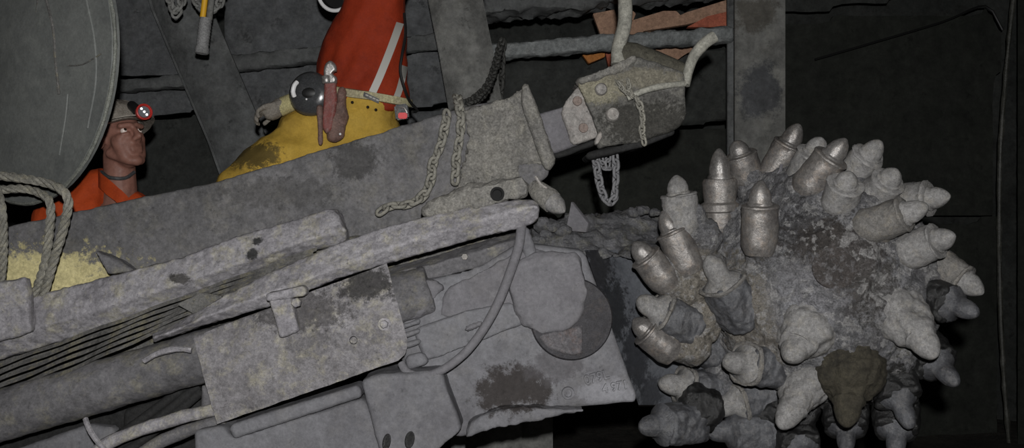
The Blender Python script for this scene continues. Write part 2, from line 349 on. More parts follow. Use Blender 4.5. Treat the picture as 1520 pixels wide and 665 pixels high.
bm = bmesh.new(); tube(bm, [P(1210, 88, 6.15), P(1300, 62, 6.15), P(1400, 32, 6.15), P(1462, 9, 6.15), P(1488, 44, 6.15)], .007, 6, .05)
solo('wall_cable', bm, M['blackp'], 'thin black cable sagging across the dark sheet at upper right', 'cable')
def timber(name, a, b, h, Y, mat, label, cat, depth=.1, amp=.01, vox=.02, group=None):
    return solo(name, rough(pp([(a[0], a[1]), (b[0], b[1]), (b[0], b[1]+h), (a[0], a[1]+h)], Y, depth, .008), vox, amp, 14, 1), mat, label, cat, group)
timber('ledge_plank', (150, 119), (300, 107), 19, 5.45, M['arch'], 'narrow dusty ledge plank left of the slanting arch', 'plank')
timber('timber_rail', (330, 82), (672, 45), 25, 5.45, M['arch'], 'grey timber rail running behind the man in the red jacket', 'rail')
timber('long_rail', (722, 63), (1092, 37), 24, 5.2, M['railback'], 'long dusty grey rail ending at the upright steel post', 'rail', .1, .012, .016)
timber('rock_ledge', (716, -30), (905, -45), 52, 5.35, M['arch'], 'rough grey crusted ledge along the top edge above the long rail', 'ledge', .25, .03, .025)
timber('rock_ledge', (905, -60), (1080, -75), 66, 5.4, M['arch'], 'dark lumpy ledge at the top edge above the raw timber boards', 'ledge', .2, .03, .025)
BD = [([(880, 20), (912, 14), (935, 60), (896, 64)], 5.5, 'board', 'short pinkish board end left of the white bent pipe'),
      ([(934, 11), (944, 20), (940, 30), (930, 32)], 5.46, 'board', 'tiny board end just right of the white bent pipe'),
      ([(932, 32), (985, 16), (1004, 16), (1012, 24), (960, 50), (930, 52)], 5.5, 'board', 'middle raw timber board above the long rail, tapering left'),
      ([(955, 46), (1020, 18), (1084, -2), (1084, 20), (1020, 36)], 5.42, 'board', 'long raw timber board fanned up to the steel post'),
      ([(1020, 40), (1050, 24), (1084, 16), (1084, 40)], 5.38, 'boardred', 'red stained board wedge beside the steel post'),
      ([(962, 70), (1040, 62), (1062, 66), (1020, 78), (1004, 90)], 5.5, 'board', 'pinkish board under the long rail behind the roller'),
      ([(864, 80), (898, 74), (898, 84), (874, 94)], 5.5, 'boardgold', 'small golden board end under the long rail'),
      ([(898, 74), (912, 72), (912, 110), (906, 110)], 5.52, 'boardred', 'thin red upright board edge left of the roller')]
for pts, Y, mt, lb in BD: solo('timber_board', pp(pts, Y, .05, .003), M[mt], lb, 'board', 'raw boards behind the long rail')
# steel supports
def ibeam(name, label, front, Y, mat, fw, dep):          # front: list of centre points (px) ; flange width px
    t = thing(name, label, 'steel arch', P(front[-1][0], front[-1][1], Y))
    for nm, hw, y0, th in (('front_flange', fw/2, 0, .02), ('web', fw*.06, .02, dep), ('rear_flange', fw/2, dep, .022)):
        L_ = []; R_ = []
        for i, (x, y) in enumerate(front):
            a = Vector(front[max(i-1, 0)]); b = Vector(front[min(i+1, len(front)-1)]); d = (b-a).normalized(); nx, ny = -d.y, d.x
            L_.append((x-nx*hw, y-ny*hw)); R_.append((x+nx*hw, y+ny*hw))
        bm = bmesh.new(); k = [(P(*l, Y+y0), P(*r, Y+y0)) for l, r in zip(L_, R_)]
        ex = Vector((0, th, 0)); 
        cv = lambda q: Vector((0, .055*(2*q-1)**2 if y0 == 0 else 0, 0)); S9 = [i/8 for i in range(9)]
        loft(bm, [[a+(b-a)*q+cv(q) for q in S9]+[a+(b-a)*q+cv(q)+ex for q in S9[::-1]] for a, b in k]); obj(nm, bm, mat, t)
    return t
ibeam('arch_leg', 'slanting steel arch leg between the two men, wrench hanging before it', [(225, -120), (262, 0), (300, 90), (345, 195), (390, 320), (440, 500), (520, 905)], 5.2, M['arch'], 80, .16)
ibeam('arch_leg', 'brighter curved steel arch leg behind the draped chains', [(650, -160), (676, 0), (692, 80), (706, 160), (716, 300), (730, 500), (745, 945)], 4.9, M['archlit'], 80, .16)
t = thing('steel_post', 'upright wide steel post with dark stains behind the cutter teeth', 'post', Vector((PX(367, 5.0), 5.0, 0)))
for nm, x0, x1, y0, y1, mt in (('front_flange', 1091, 1166, 5.0, 5.03, 'post'), ('web', 1122, 1132, 5.03, 5.25, 'arch'), ('rear_flange', 1080, 1156, 5.25, 5.28, 'arch')):
    bm = bmesh.new(); xa, xb = PX(x0-760, y0), PX(x1-760, y0)
    box(bm, Vector(((xa+xb)/2, (y0+y1)/2, 2.0)), Vector(((xb-xa)/2, 0, 0)), Vector((0, (y1-y0)/2, 0)), Vector((0, 0, 2.03)), .004)
    obj(nm, bm, M[mt], t)
bm = bmesh.new(); box(bm, Vector((PX(20, 5.2), 5.2, .32)), Vector((PX(40, 5.2), 0, 0)), Vector((0, .06, 0)), Vector((0, 0, .33)), .006)
solo('stub_post', bm, M['archlit'], 'short grey post standing below the gearbox at the bottom edge', 'post')

# ------------------------------------------------------------------ round drum end, ropes
c0 = P(40, 88, 3.5); nd = Vector((-.55, -.83, .0)).normalized()
t = thing('round_drum', 'large round grey drum end at upper left, scratched, hanging over the ropes', 'drum', c0-Vector((0, 0, .5)))
bm = bmesh.new(); lathe(bm, [(-.022, .36), (-.022, .490), (-.012, .503), (0, .503), (.012, .496), (.014, .46), (.02, .30), (.045, .12), (.05, 0)], c0, nd, 72)
obj('drum_face', bm, M['drumend'], t, 30)
bm = bmesh.new(); u, v, _ = frame(nd); tube(bm, [c0+nd*.004+(u*math.cos(k*2*PI/64)+v*math.sin(k*2*PI/64))*.5 for k in range(65)], .007, 6, raw=True)
obj('rim_bead', jitter(bm, .004, 30), dust('frayed rim', C(104, 106, 100), C(84, 86, 82), C(116, 116, 108), .4, .4, 3), t, label='pale frayed rim')
for k, (pts, r) in enumerate([([(62, -5), (58, 60), (50, 110), (30, 150)], .003), ([(72, -5), (84, 40), (88, 90), (92, 140)], .005), ([(128, 0), (140, 60), (142, 120), (130, 190)], .005), ([(104, 140), (100, 175), (88, 230)], .004), ([(150, 80), (125, 96), (105, 98)], .002)]):
    bm = bmesh.new(); q = []
    for x, y in pts:                       # scratches lie on the drum's own face
        a = Vector((0, 0, CZ)); d = (P(x, y, 1)-a).normalized(); s = (c0+nd*.018-a).dot(nd)/d.dot(nd); h = a+d*s
        rr = (h-c0).length; h = h+nd*(.0 if rr > .4 else .004+.022*(1-rr/.4)); q.append(h)
    tube(bm, q, r, 6, .02); obj('scratch', bm, [M['rubber'], M['drumend']][k in (2, 3)], t)
def rope(pts, r, label):
    path = spline(pts, .006); bm = bmesh.new(); dist = 0; u = None; strands = [[], [], []]
    for i, p in enumerate(path):
        d = (path[min(i+1, len(path)-1)]-path[max(i-1, 0)]).normalized()
        if u is None: u = frame(d)[0]
        u = (u-d*u.dot(d)).normalized(); vv = d.cross(u)
        if i: dist += (p-path[i-1]).length
        for k in range(3):
            a = dist/(r*5.5)*2*PI/1.2+k*2*PI/3; strands[k].append(p+(u*math.cos(a)+vv*math.sin(a))*r*.5)
    for s in strands: tube(bm, s, r*.58, 6, raw=True)
    return solo('rope', bm, M['rope'], label, 'rope')
rope([P(-20, 258, 3.22), P(40, 266, 3.21), P(82, 276, 3.2), (P(101, 296, 3.2)), P(96, 330, 3.2), P(84, 372, 3.22), P(72, 412, 3.24), P(62, 446, 3.27)], .0145, 'outer rope curving under the drum end and down its right')
rope([P(-20, 284, 3.26), P(30, 280, 3.25), P(62, 288, 3.24), P(75, 305, 3.23), P(73, 345, 3.22), P(66, 392, 3.23), P(52, 434, 3.25), P(43, 446, 3.27)], .0135, 'inner rope hanging just left of the outer rope')
rope([P(-6, 275, 3.2), P(3, 310, 3.2), P(5, 350, 3.2), P(4, 390, 3.22), P(0, 428, 3.27)], .013, 'rope hanging straight down along the left picture edge')

# ------------------------------------------------------------------ lifting beam with clamp head
t = thing('lifting_beam', 'long dusty telescopic box beam slanting up before the two men', 'beam', P(400, 420, 3.5))
YB = 3.43
bm = pp([(-60, 352), (20, 333), (330, 267), (590, 188), (690, 158), (780, 140), (800, 252), (780, 276), (660, 322), (340, 412), (-60, 500)], YB, .19, .012); bmesh.ops.triangulate(bm, faces=bm.faces)
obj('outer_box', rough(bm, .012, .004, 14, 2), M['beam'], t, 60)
def skirt(pts, Y, d, mat, nm, vox=.01, amp=.01, sc=16, bev=.008, lab=None, par=None, sm=1):
    return obj(nm, rough(pp(pts, Y, d, bev), vox, amp, sc, sm), mat, par or t, 60, lab)
skirt([(683, 163), (735, 151), (752, 150), (764, 144), (778, 125), (797, 180), (808, 246), (758, 242), (776, 262), (735, 292), (700, 300), (668, 296), (690, 240), (700, 200)], YB-.035, .09, M['crust'], 'mortar_crust', .007, .013, 30)
skirt([(775, 126), (781, 120), (787, 128), (827, 239), (813, 256), (803, 240), (773, 152)], YB-.065, .30, M['crust'], 'end_flange', .006, .003, 30)
skirt([(757, 240), (812, 232), (816, 258), (800, 272), (770, 282)], YB-.03, .28, M['beam'], 'lower_box_end', .008, .003, 18)
skirt([(785, 172), (838, 158), (845, 156), (885, 205), (820, 229), (808, 226)], YB+.0, .17, M['cake'], 'inner_beam', .008, .002, 18)
skirt([(818, 229), (884, 205), (888, 214), (850, 228), (824, 236)], YB+.02, .15, M['shadowy'], 'inner_beam_underside_shade', .008, .002, 18)  # dark strip paints the shade on the beam's underside
skirt([(832, 162), (842, 152), (856, 128), (880, 120), (900, 200), (880, 206), (848, 216)], YB-.025, .22, M['pale'], 'spacer_plate', .007, .003, 22)
tt = t
for x, y in ((857, 150), (866, 190)):
    bm = bmesh.new(); lathe(bm, [(0, .017), (.008, .015), (.009, 0)], P(x, y, YB-.024), Vector((0, -1, 0)), 14); obj('rust_plug', bm, dust('pink plug', C(116, 104, 98), C(100, 90, 84), C(124, 114, 108), .4, .3, 4), t)
t = thing('clamp_head', 'dusty clamp head with two pins and roller at the beam tip', 'clamp', P(945, 220, 3.35))
skirt([(855, 118), (921, 98), (944, 82), (980, 94), (1017, 107), (1020, 172), (1008, 190), (960, 208), (885, 221), (890, 194), (873, 158), (862, 128)], YB-.06, .035, M['clamp'], 'front_cheek', .007, .004, 24)
skirt([(860, 122), (921, 102), (944, 88), (1015, 112), (1016, 170), (960, 204), (890, 216)], YB+.14, .03, M['clamp'], 'rear_cheek', .009, .004, 24)
skirt([(855, 116), (921, 96), (944, 80), (948, 90), (924, 106), (860, 127)], YB-.075, .24, M['crust'], 'dusted_top_plate', .007, .006, 26)
skirt([(868, 228), (884, 222), (960, 208), (1006, 190), (1004, 198), (955, 218), (885, 234), (872, 238)], YB-.04, .2, M['shadowy'], 'shaded_bottom_plate', .008, .003, 20)  # dark colour paints the shade below the clamp
skirt([(884, 205), (892, 190), (897, 200), (888, 216), (882, 216)], YB-.075, .05, M['pale'], 'corner_tab', .006, .003, 24)
for x, y, r in ((892, 133, .021), (909, 170, .024)):
    bm = bmesh.new(); lathe(bm, [(0, r*1.02), (.012, r), (.022, r*.8), (.026, r*.4), (.027, 0)], P(x, y, YB-.058), Vector((0, -1, 0)), 20); obj('pivot_pin', jitter(bm, .001, 40), M['pale'], t)
bm = bmesh.new(); a, b = P(926, 82, YB+.05), P(1016, 108, YB+.04); lathe(bm, [(-.035, 0), (-.03, .025), (-.01, .046), (.03, .052), ((b-a).length*.5, .045), ((b-a).length, .032), ((b-a).length+.01, 0)], a, b-a, 22)
obj('roller', jitter(bm, .003, 22), M['roller'], t, label='dark muddy roller')
bm = bmesh.new(); tube(bm, [P(920, -60, YB+.05), P(926, -15, YB+.05), P(928, 10, YB+.045), P(926, 40, YB+.04), P(919, 68, YB+.03), P(917, 96, YB+.02)], .0245, 14); obj('bent_pipe', jitter(bm, .002, 20), M['pipe'], t, label='dusty white bent pipe')
bm = bmesh.new(); tube(bm, [P(1061, 54, YB-.03), P(1046, 64, YB-.03), P(1031, 82, YB-.02), P(1022, 104, YB-.01), P(1017, 126, YB-.02)], .021, 14, r2=.016); obj('handle', jitter(bm, .002, 24), M['pipe'], t, label='dusty pale curved handle')
bm = bmesh.new(); tube(bm, [P(1016, 124, YB-.05), P(990, 127, YB-.08), P(960, 133, YB-.09), P(931, 146, YB-.09)], .0105, 10); obj('rod', jitter(bm, .0015, 30), M['pipe'], t, label='thin white rod')
YC = YB-.085
chain([P(917, 121, YC), P(926, 134, YC-.01), P(938, 141, YC-.02)], .022, M['chain'], 'short pale chain stub on the clamp cheek left of the rod')
chain([P(932, 117, YC), P(934, 132, YC-.01), P(937, 142, YC-.025)], .022, M['chain'], 'short pale chain stub rising over the rod end')
chain([P(944, 144, YC-.03), P(951, 160, YC-.02), P(954, 178, YC-.01), P(953, 194, YC-.01), P(956, 211, YC-.01)], .030, M['chain'], 'pale chain tail hanging down the clamp cheek below the rod')
YL = YB+.03
chain([P(882, 230, YL), P(886, 250, YL), P(892, 280, YL), P(901, 299, YL), P(910, 297, YL), P(914, 270, YL), P(914, 245, YL), P(913, 226, YL)], .038, M['chaingrey'], 'grey chain loop hanging below the clamp head', wd=.022)
chain([P(891, 232, YL+.03), P(896, 246, YL+.03), P(901, 250, YL+.03), P(903, 232, YL+.03)], .03, M['chaingrey'], 'tiny chain bight inside the larger hanging grey loop')
# chains draped over the beam
chain([P(664, 166, YB-.02), P(661, 185, YB-.04), P(654, 215, YB-.04), P(642, 245, YB-.04), P(640, 265, YB-.045), P(628, 290, YB-.05), P(606, 303, YB-.055), P(585, 305, YB-.06), P(571, 310, YB-.06), P(562, 317, YB-.06)], .044, M['chain'], 'dusty chain draped over the beam, its end trailing left')
chain([P(679, 143, YB+.08), P(681, 156, YB-.01), P(684, 172, YB-.04), P(683, 200, YB-.05), P(678, 230, YB-.05), P(676, 258, YB-.05), P(675, 276, YB-.05)], .044, M['chain'], 'dusty chain hanging straight down the beam face behind the crusted bar')
chain([P(684, 158, YB+.06), P(700, 152, 3.7), P(722, 132, 4.1), P(735, 100, 4.5), P(742, 72, 4.75), P(746, 58, 4.8)], .05, M['chaindark'], 'dark chain running back from the beam up to the long rail')
chain([P(746, 60, 5.12), P(744, 90, 5.12), P(743, 120, 5.12), P(741, 160, 5.12)], .062, M['chaindark'], 'dark chain hanging straight down from the long rail end')

# ------------------------------------------------------------------ guard bars, rubber strips
bm = bmesh.new()
sections(bm, [((-60, 486), (-60, 520), (-60, 552)), ((45, 441), (45, 490), (45, 520)), ((110, 424), (112, 470), (112, 500)), ((180, 405), (180, 450), (180, 477)), ((267, 383), (285, 415), (280, 437)),
              ((355, 350), (365, 388), (365, 407)), ((430, 329), (440, 362), (440, 378)), ((488, 310), (506, 340), (504, 364)), ((496, 312), (514, 344), (512, 362))], (3.25, 3.21, 3.26), .13)
solo('guard_bar', rough(bm, .007, .004, 38, 1), M['slab'], 'thick dusty guard bar slanting up from lower left, blunt right end', 'bar', ang=60)
bm = pp([(-50, 436), (-2, 420), (37, 411), (43, 470), (45, 494), (-50, 520)], 3.16, .05, .006)
solo('end_plate', rough(bm, .008, .005, 20, 1), M['slab'], 'square dusty plate lapped over the guard bar at the left edge', 'plate', ang=60)
bm = bmesh.new()
sections(bm, [((225, 496), (226, 502), (226, 508)), ((255, 484), (256, 492), (258, 498)), ((300, 455), (302, 471), (305, 482)), ((400, 405), (405, 434), (405, 453)), ((500, 362), (500, 397), (500, 414)), ((560, 341), (560, 375), (560, 395)),
              ((631, 322), (635, 350), (638, 373)), ((710, 305), (712, 327), (716, 351)), ((762, 297), (766, 311), (770, 339)), ((790, 296), (793, 306), (794, 330)), ((799, 301), (800, 308), (799, 324))], (3.11, 3.06, 3.10), .14)
solo('guard_rail', rough(bm, .006, .003, 38, 1), M['slab'], 'long curved guard rail sweeping up to the right under the crusted bar', 'rail', ang=60)
bm = bmesh.new()
sections(bm, [((555, 404), (560, 412), (560, 436)), ((655, 376), (660, 388), (664, 410)), ((730, 354), (734, 365), (738, 388)), ((786, 340), (789, 350), (792, 374))], (3.26, 3.18, 3.2), .08)
solo('lower_rail', rough(bm, .008, .004, 22, 1), M['boom'], 'shorter rail tucked under the curved guard rail above the gearbox', 'rail', ang=60)
bm = bmesh.new(); lathe(bm, [(0, .011), (.012, .010), (.013, 0)], P(690, 381, 3.175), Vector((0, -1, 0)), 6); solo('rail_bolt', bm, M['pale'], 'small pale bolt head on the short lower rail', 'bolt')
for k in range(6):
    bm = bmesh.new(); pts = []
    for i in range(26):
        q = i/25; x = -30+q*(500-5*k); y = 550+11*k+(366+6*k-550-11*k)*q
        pts.append((x, y+1.0*math.sin(i*1.3+k)))
    rings = [[P(x, y, 3.24-.022*k), P(x, y+5.5, 3.232-.022*k), P(x, y+5.5, 3.30-.022*k), P(x, y, 3.31-.022*k)] for x, y in pts]
    loft(bm, rings); solo('rubber_strip', bm, M['rubber'], ['uppermost thin rubber strip right beneath the guard bar', 'second thin rubber strip beneath the guard bar', 'third thin rubber strip beneath the guard bar', 'fourth thin rubber strip beneath the guard bar', 'fifth thin rubber strip, next to the lowest', 'lowest thin rubber strip resting above the boom tube'][k], 'strip', 'layered rubber strips between guard bar and boom')
bm = pp([(262, 452), (300, 434), (330, 440), (288, 466)], 3.09, .02, .003); solo('folded_plate', jitter(bm, .002, 30), M['rubber'], 'small bent plate lying across the rubber strips', 'plate')
bm = bmesh.new(); prism(bm, [P(138, 370, 3.27), P(160, 408, 3.27), P(200, 402, 3.3), P(176, 386, 3.3)], Vector((0, .05, 0)), .003); solo('fin_plate', rough(bm, .006, .003, 25), M['boom'], 'pointed fin plate standing on the guard bar at left', 'fin', ang=60)
# crusted bar and loose tooth on top of the rail
t = thing('crusted_bar', 'mortar crusted bar with a round hole lying on the guard rail', 'bar', P(715, 320, 3.15))
bm = bmesh.new(); cap(bm, P(648, 310, 3.14), .035, P(708, 292, 3.14), .045); cap(bm, P(700, 294, 3.14), .045, P(770, 279, 3.14), .032); ball(bm, P(640, 314, 3.14), (.03, .03, .022))
prism(bm, [P(700, 280, 3.1), P(775, 262, 3.1), P(783, 276, 3.1), P(782, 290, 3.1), P(705, 310, 3.1)], Vector((0, .09, 0)))
obj('bar_body', rough(bm, .006, .008, 26, 1), M['crust'], t, 60)
bm = bmesh.new(); lathe(bm, [(-.01, .0), (-.008, .02), (.004, .022), (.006, .015), (-.006, .013), (-.006, 0)], P(738, 288, 3.083), Vector((0.1, -1, .15)), 18); obj('bolt_hole', bm, [M['hole']], t, label='dark round hole')
t = thing('loose_tooth', 'loose bullet shaped tooth lying at the end of the guard rail', 'tooth', P(820, 318, 3.12))
a, b = P(793, 278, 3.14), P(838, 314, 3.06); n = (b-a).length
bm = bmesh.new(); lathe(bm, [(-.01, 0), (-.008, .02), (.02, .032), (n*.5, .036), (n*.62, .034), (n*.63, 0)], a, b-a, 18); obj('shank', jitter(bm, .004, 30), M['crust'], t)
bm = bmesh.new(); lathe(bm, [(n*.5, .033), (n*.62, .032), (n*.8, .026), (n*.95, .013), (n, .004), (n*1.01, 0)], a, b-a, 18); obj('tip', jitter(bm, .002, 30), M['pickdust'], t, label='pale rounded tip')
bm = bmesh.new(); tube(bm, [P(795, 262, 3.11), P(803, 274, 3.1), P(812, 280, 3.09)], .005, 6); solo('wire_clip', bm, M['pale'], 'small pale bent clip above the loose tooth', 'clip')

# ------------------------------------------------------------------ boom with gearbox
boom = t = thing('cutter_boom', 'dusty machine boom with cover sheet and gearbox carrying the cutter head', 'boom', P(500, 640, 3.2))
bm = bmesh.new(); a, b = P(-80, 640, 3.16), P(640, 430, 3.2); lathe(bm, [(-.1, .0), (-.1, .082), ((b-a).length, .082), ((b-a).length, 0)], a, b-a, 40)
bmesh.ops.triangulate(bm, faces=bm.faces); obj('boom_tube', rough(bm, .01, .004, 18, 1), M['boom'], t, 60)
bm = bmesh.new()                              # half-moon flange on the tube
tube(bm, [P(214, 536, 3.06), P(235, 524, 3.055), P(262, 518, 3.055), P(284, 520, 3.06)], .009, 8); obj('tube_flange', jitter(bm, .002, 30), M['slab'], t)
A, B, Cc, D = (286, 500), (574, 391), (611, 528), (322, 630)
def coverpt(u, v, off=0):
    if v > .8: u = min(u, 1-.07*(1-math.sqrt(max(0, 1-((v-.8)/.2)**2))))
    x = (A[0]*(1-u)+B[0]*u)*(1-v)+(D[0]*(1-u)+Cc[0]*u)*v; y = (A[1]*(1-u)+B[1]*u)*(1-v)+(D[1]*(1-u)+Cc[1]*u)*v
    return P(x, y, 3.10-.075*math.sin(min(1, v*1.05)*PI*.62+.25)+off)
bm = bmesh.new(); nu, nv = 60, 34
fr = [[bm.verts.new(coverpt(i/nu, j/nv)) for i in range(nu+1)] for j in range(nv+1)]; bk = [[bm.verts.new(coverpt(i/nu, j/nv, .014)) for i in range(nu+1)] for j in range(nv+1)]
for j in range(nv):
    for i in range(nu):
        bm.faces.new((fr[j][i], fr[j][i+1], fr[j+1][i+1], fr[j+1][i])); bm.faces.new((bk[j][i], bk[j+1][i], bk[j+1][i+1], bk[j][i+1]))
for j in range(nv):
    bm.faces.new((fr[j][0], fr[j+1][0], bk[j+1][0], bk[j][0])); bm.faces.new((fr[j][nu], bk[j][nu], bk[j+1][nu], fr[j+1][nu]))
for i in range(nu):
    bm.faces.new((fr[0][i], bk[0][i], bk[0][i+1], fr[0][i+1])); bm.faces.new((fr[nv][i], fr[nv][i+1], bk[nv][i+1], bk[nv][i]))
cov = obj('cover_sheet', jitter(bm, .003, 16), M['cover'], t, 60, 'curved cover sheet with rounded corner')
def hexbolt(x, y, Y, r, mat, par, washer=True):
    bm = bmesh.new(); p = P(x, y, Y)
    if washer: lathe(bm, [(0, r*1.55), (.006, r*1.5), (.007, 0)], p, Vector((0, -1, 0)), 20)
    lathe(bm, [(0, r), (.018, r), (.021, r*.85), (.0215, 0)], p, Vector((0, -1, .05)), 6, .3); obj('hex_bolt', bm, mat, par, 30)
hexbolt(571, 481, 3.03, .013, M['slab'], t)
hexbolt(441, 449, 3.0, .015, M['slab'], t, False)
bm = bmesh.new(); lathe(bm, [(-.02, 0), (-.02, .012), (.002, .013), (.004, .011), (.0, .009), (0, 0)], P(525, 505, 3.028), Vector((0, -1, 0)), 16); obj('bolt_hole', bm, M['black'], t)
bm = pp([(397, 441), (431, 431), (433, 450), (443, 492), (415, 503)], 3.0, .05, .004); obj('hanger_bracket', rough(bm, .006, .002, 26), M['slab'], t, 60)
bm = pp([(392, 436), (450, 424), (455, 432), (452, 440), (395, 448)], 2.99, .06, .004); obj('bracket_lug', rough(bm, .006, .002, 26), M['slab'], t, 60)
skirt([(-60, 545), (60, 500), (300, 425), (500, 352), (760, 330), (770, 350), (560, 420), (300, 520), (-60, 640)], 3.36, .03, M['rubber'], 'trough_plate', .01, .003, 12)
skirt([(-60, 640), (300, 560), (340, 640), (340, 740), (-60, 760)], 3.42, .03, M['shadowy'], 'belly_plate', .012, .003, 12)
# gearbox casting
bm = pp([(592, 424), (650, 410), (700, 405), (770, 360), (868, 371), (905, 470), (950, 599), (830, 607), (740, 626), (690, 652), (600, 640)], 3.16, .42, .012)
bmesh.ops.triangulate(bm, faces=bm.faces); obj('gearbox', rough(bm, .012, .004, 10, 2), M['gear'], t, 60)
# concave neck sweeping from the gearbox edge to the drum
bm = bmesh.new(); rings = []
for i in range(25):
    q = i/24; x0, x1 = 868, 948
    xa = x0+q*165; xb = x1+q*110
    Yd = 3.16+.10*math.sin(q*PI)*.8+.10*q
    rings.append([P(xa+(xb-xa)*s, 371+8*q*0+(601-371)*s, Yd+.05*(2*s-1)**2) for s in [k/14 for k in range(15)]]+[P(xb, 603, 3.6), P(xa, 371, 3.6)])
loft(bm, rings); obj('neck', bm, M['neck'], t, 60, 'smooth dark worn neck')
# dust slopes on the casting
skirt([(598, 426), (618, 417), (640, 413), (655, 418), (662, 430), (640, 445), (628, 470), (600, 474)], 3.138, .05, M['cake'], 'dust_mound', .007, .010, 22, sm=3)
skirt([(660, 428), (700, 410), (760, 378), (790, 368), (840, 384), (800, 410), (788, 440), (792, 470), (735, 490), (700, 478), (650, 470)], 3.150, .05, M['cake'], 'dust_slope', .007, .007, 20, sm=3)
# round cover
bm = bmesh.new(); pc = P(847, 472, 3.16); lathe(bm, [(0, .128), (.028, .128), (.034, .124), (.036, .08), (.036, 0)], pc, Vector((.05, -1, 0)), 64)
rc = obj('round_cover', bm, M['discdark'], t, 30, 'dark round cover plate half hidden by dust')
skirt([(752, 392), (800, 372), (866, 376), (866, 436), (873, 455), (867, 476), (845, 489), (824, 500), (806, 491), (784, 490), (766, 476), (756, 430)], 3.114, .045, M['cake'], 'dust_cake', .007, .005, 24, sm=6, bev=.014)
skirt([(792, 497), (812, 498), (840, 494), (866, 478), (867, 528), (848, 530), (815, 522)], 3.118, .015, dust('rusty dust film', C(84, 82, 84), C(68, 66, 68), C(98, 80, 72), .4, .4, 2), 'dust_film', .006, .002, 16)
# plate with slots, small nameplate, lip and boss
skirt([(612, 489), (690, 462), (760, 448), (782, 480), (716, 505), (650, 530), (630, 538)], 3.135, .03, M['gear'], 'side_plate', .007, .003, 20)
for y in (478, 492, 508): skirt([(594, y+4), (625, y-6), (627, y+2), (596, y+13)], 3.12, .03, M['gear'], 'spacer_bar', .006, .002, 20)
skirt([(600, 530), (628, 522), (638, 540), (604, 552)], 3.11, .04, M['gear'], 'hose_block', .006, .003, 20)
skirt([(686, 486), (718, 474), (719, 483), (690, 495)], 3.10, .02, M['cake'], 'nameplate', .005, .001, 20)
skirt([(687, 654), (696, 628), (738, 608), (790, 606), (845, 608), (872, 610), (800, 625), (735, 634)], 3.09, .12, M['gear'], 'bottom_lip', .007, .006, 24, sm=3)
bm = bmesh.new(); lathe(bm, [(0, .02), (.012, .019), (.013, .012), (.007, .011), (.007, 0)], P(843, 583, 3.152), Vector((0, -1, 0)), 20); obj('round_boss', bm, M['gear'], t)
def text(s, x, y, Y, size, rot):
    cu = bpy.data.curves.new('t', 'FONT'); cu.body = s; cu.size = size; cu.extrude = .005; cu.bevel_depth = .0012
    o = bpy.data.objects.new('t', cu); COL.objects.link(o); ev = o.evaluated_get(bpy.context.evaluated_depsgraph_get()); bm = bmesh.new(); bm.from_mesh(ev.to_mesh()); ev.to_mesh_clear()
    bpy.data.objects.remove(o); mt = Matrix.Translation(P(x, y, Y))@Matrix.Rotation(PI/2, 4, 'X')@Matrix.Rotation(rot, 4, 'Z'); bmesh.ops.transform(bm, verts=bm.verts, matrix=mt); return bm
obj('cast_letters', text('079L', 869, 571, 3.153, .04, .28), M['gear'], t, label='embossed casting marks, upper row')
obj('cast_letters', text('4 971', 895, 583, 3.153, .036, .2), M['gear'], t, label='embossed casting marks, lower row')
# lower block, shelf and underside parts
skirt([(534, 566), (560, 556), (655, 550), (668, 590), (687, 640), (664, 656), (610, 700), (570, 700)], 3.04, .3, M['gear'], 'lower_block', .009, .003, 14)
for x, y, w_ in ((574, 656, .013), (608, 653, .015)):
    bm = bmesh.new(); ball(bm, P(x, y, 3.04), (w_, .006, .027), Matrix.Rotation(.2, 3, 'Y')); obj('slot', bm, M['black'], t, label='black disc for the shade in an oval slot')  # flush black disc stands in for the slot's shaded inside
skirt([(338, 632), (532, 571), (538, 590), (345, 654)], 3.03, .12, M['gear'], 'shelf_bar', .007, .002, 16)
skirt([(286, 640), (330, 632), (345, 654), (540, 590), (575, 665), (575, 720), (290, 720)], 3.06, .2, M['gear'], 'lower_panel', .01, .003, 12)
for k, (pts, r) in enumerate([([(120, 690), (165, 655), (240, 628), (300, 612), (330, 606)], .02), ([(180, 700), (230, 660), (300, 632), (335, 622)], .02)]):
    bm = bmesh.new(); tube(bm, [P(x, y, 3.1+.03*k) for x, y in pts], r, 12); solo('steel_pipe', jitter(bm, .003, 20), [M['slab'], M['boom']][k], ['upper dusty pipe running under the cover sheet at bottom left', 'lower dusty pipe beneath the other at bottom left'][k], 'pipe', 'pipes under the cover sheet')
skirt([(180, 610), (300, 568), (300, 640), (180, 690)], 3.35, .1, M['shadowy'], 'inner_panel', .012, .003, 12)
skirt([(298, 568), (310, 580), (318, 612), (296, 614)], 3.12, .1, M['boom'], 'web_plate', .007, .002, 16)
skirt([(20, 668), (128, 630), (170, 636), (170, 700), (20, 720)], 3.32, .06, M['gear'], 'rear_plate', .01, .003, 12)
for k, (x0, y0, x1, y1) in enumerate([(110, 690, 290, 562), (130, 694, 296, 572), (160, 690, 300, 580)]):
    bm = bmesh.new(); tube(bm, [P(x0, y0, 3.22), P((x0+x1)/2, (y0+y1)/2+4, 3.24), P(x1, y1, 3.27)], .016, 10); solo('black_hose', bm, M['shadowy'], ['leftmost of three black hoses under the boom tube', 'middle of three black hoses under the boom tube', 'rightmost of three black hoses under the boom tube'][k], 'hose', 'black hoses under the boom')
bm = bmesh.new(); tube(bm, [P(127, 622, 3.06), P(132, 636, 3.04), P(142, 652, 3.04), P(158, 670, 3.05)], .0085, 8); solo('thin_hose', bm, M['slab'], 'thin pale hose curving down at the bottom left', 'hose')
bm = bmesh.new(); tube(bm, [P(774, 336, 3.12), P(770, 365, 3.09), P(757, 405, 3.065), P(740, 448, 3.05), P(718, 488, 3.05), P(690, 524, 3.05), P(655, 550, 3.05), P(625, 558, 3.06), P(604, 552, 3.07), P(596, 540, 3.09)], .0155, 14, r2=.0125)
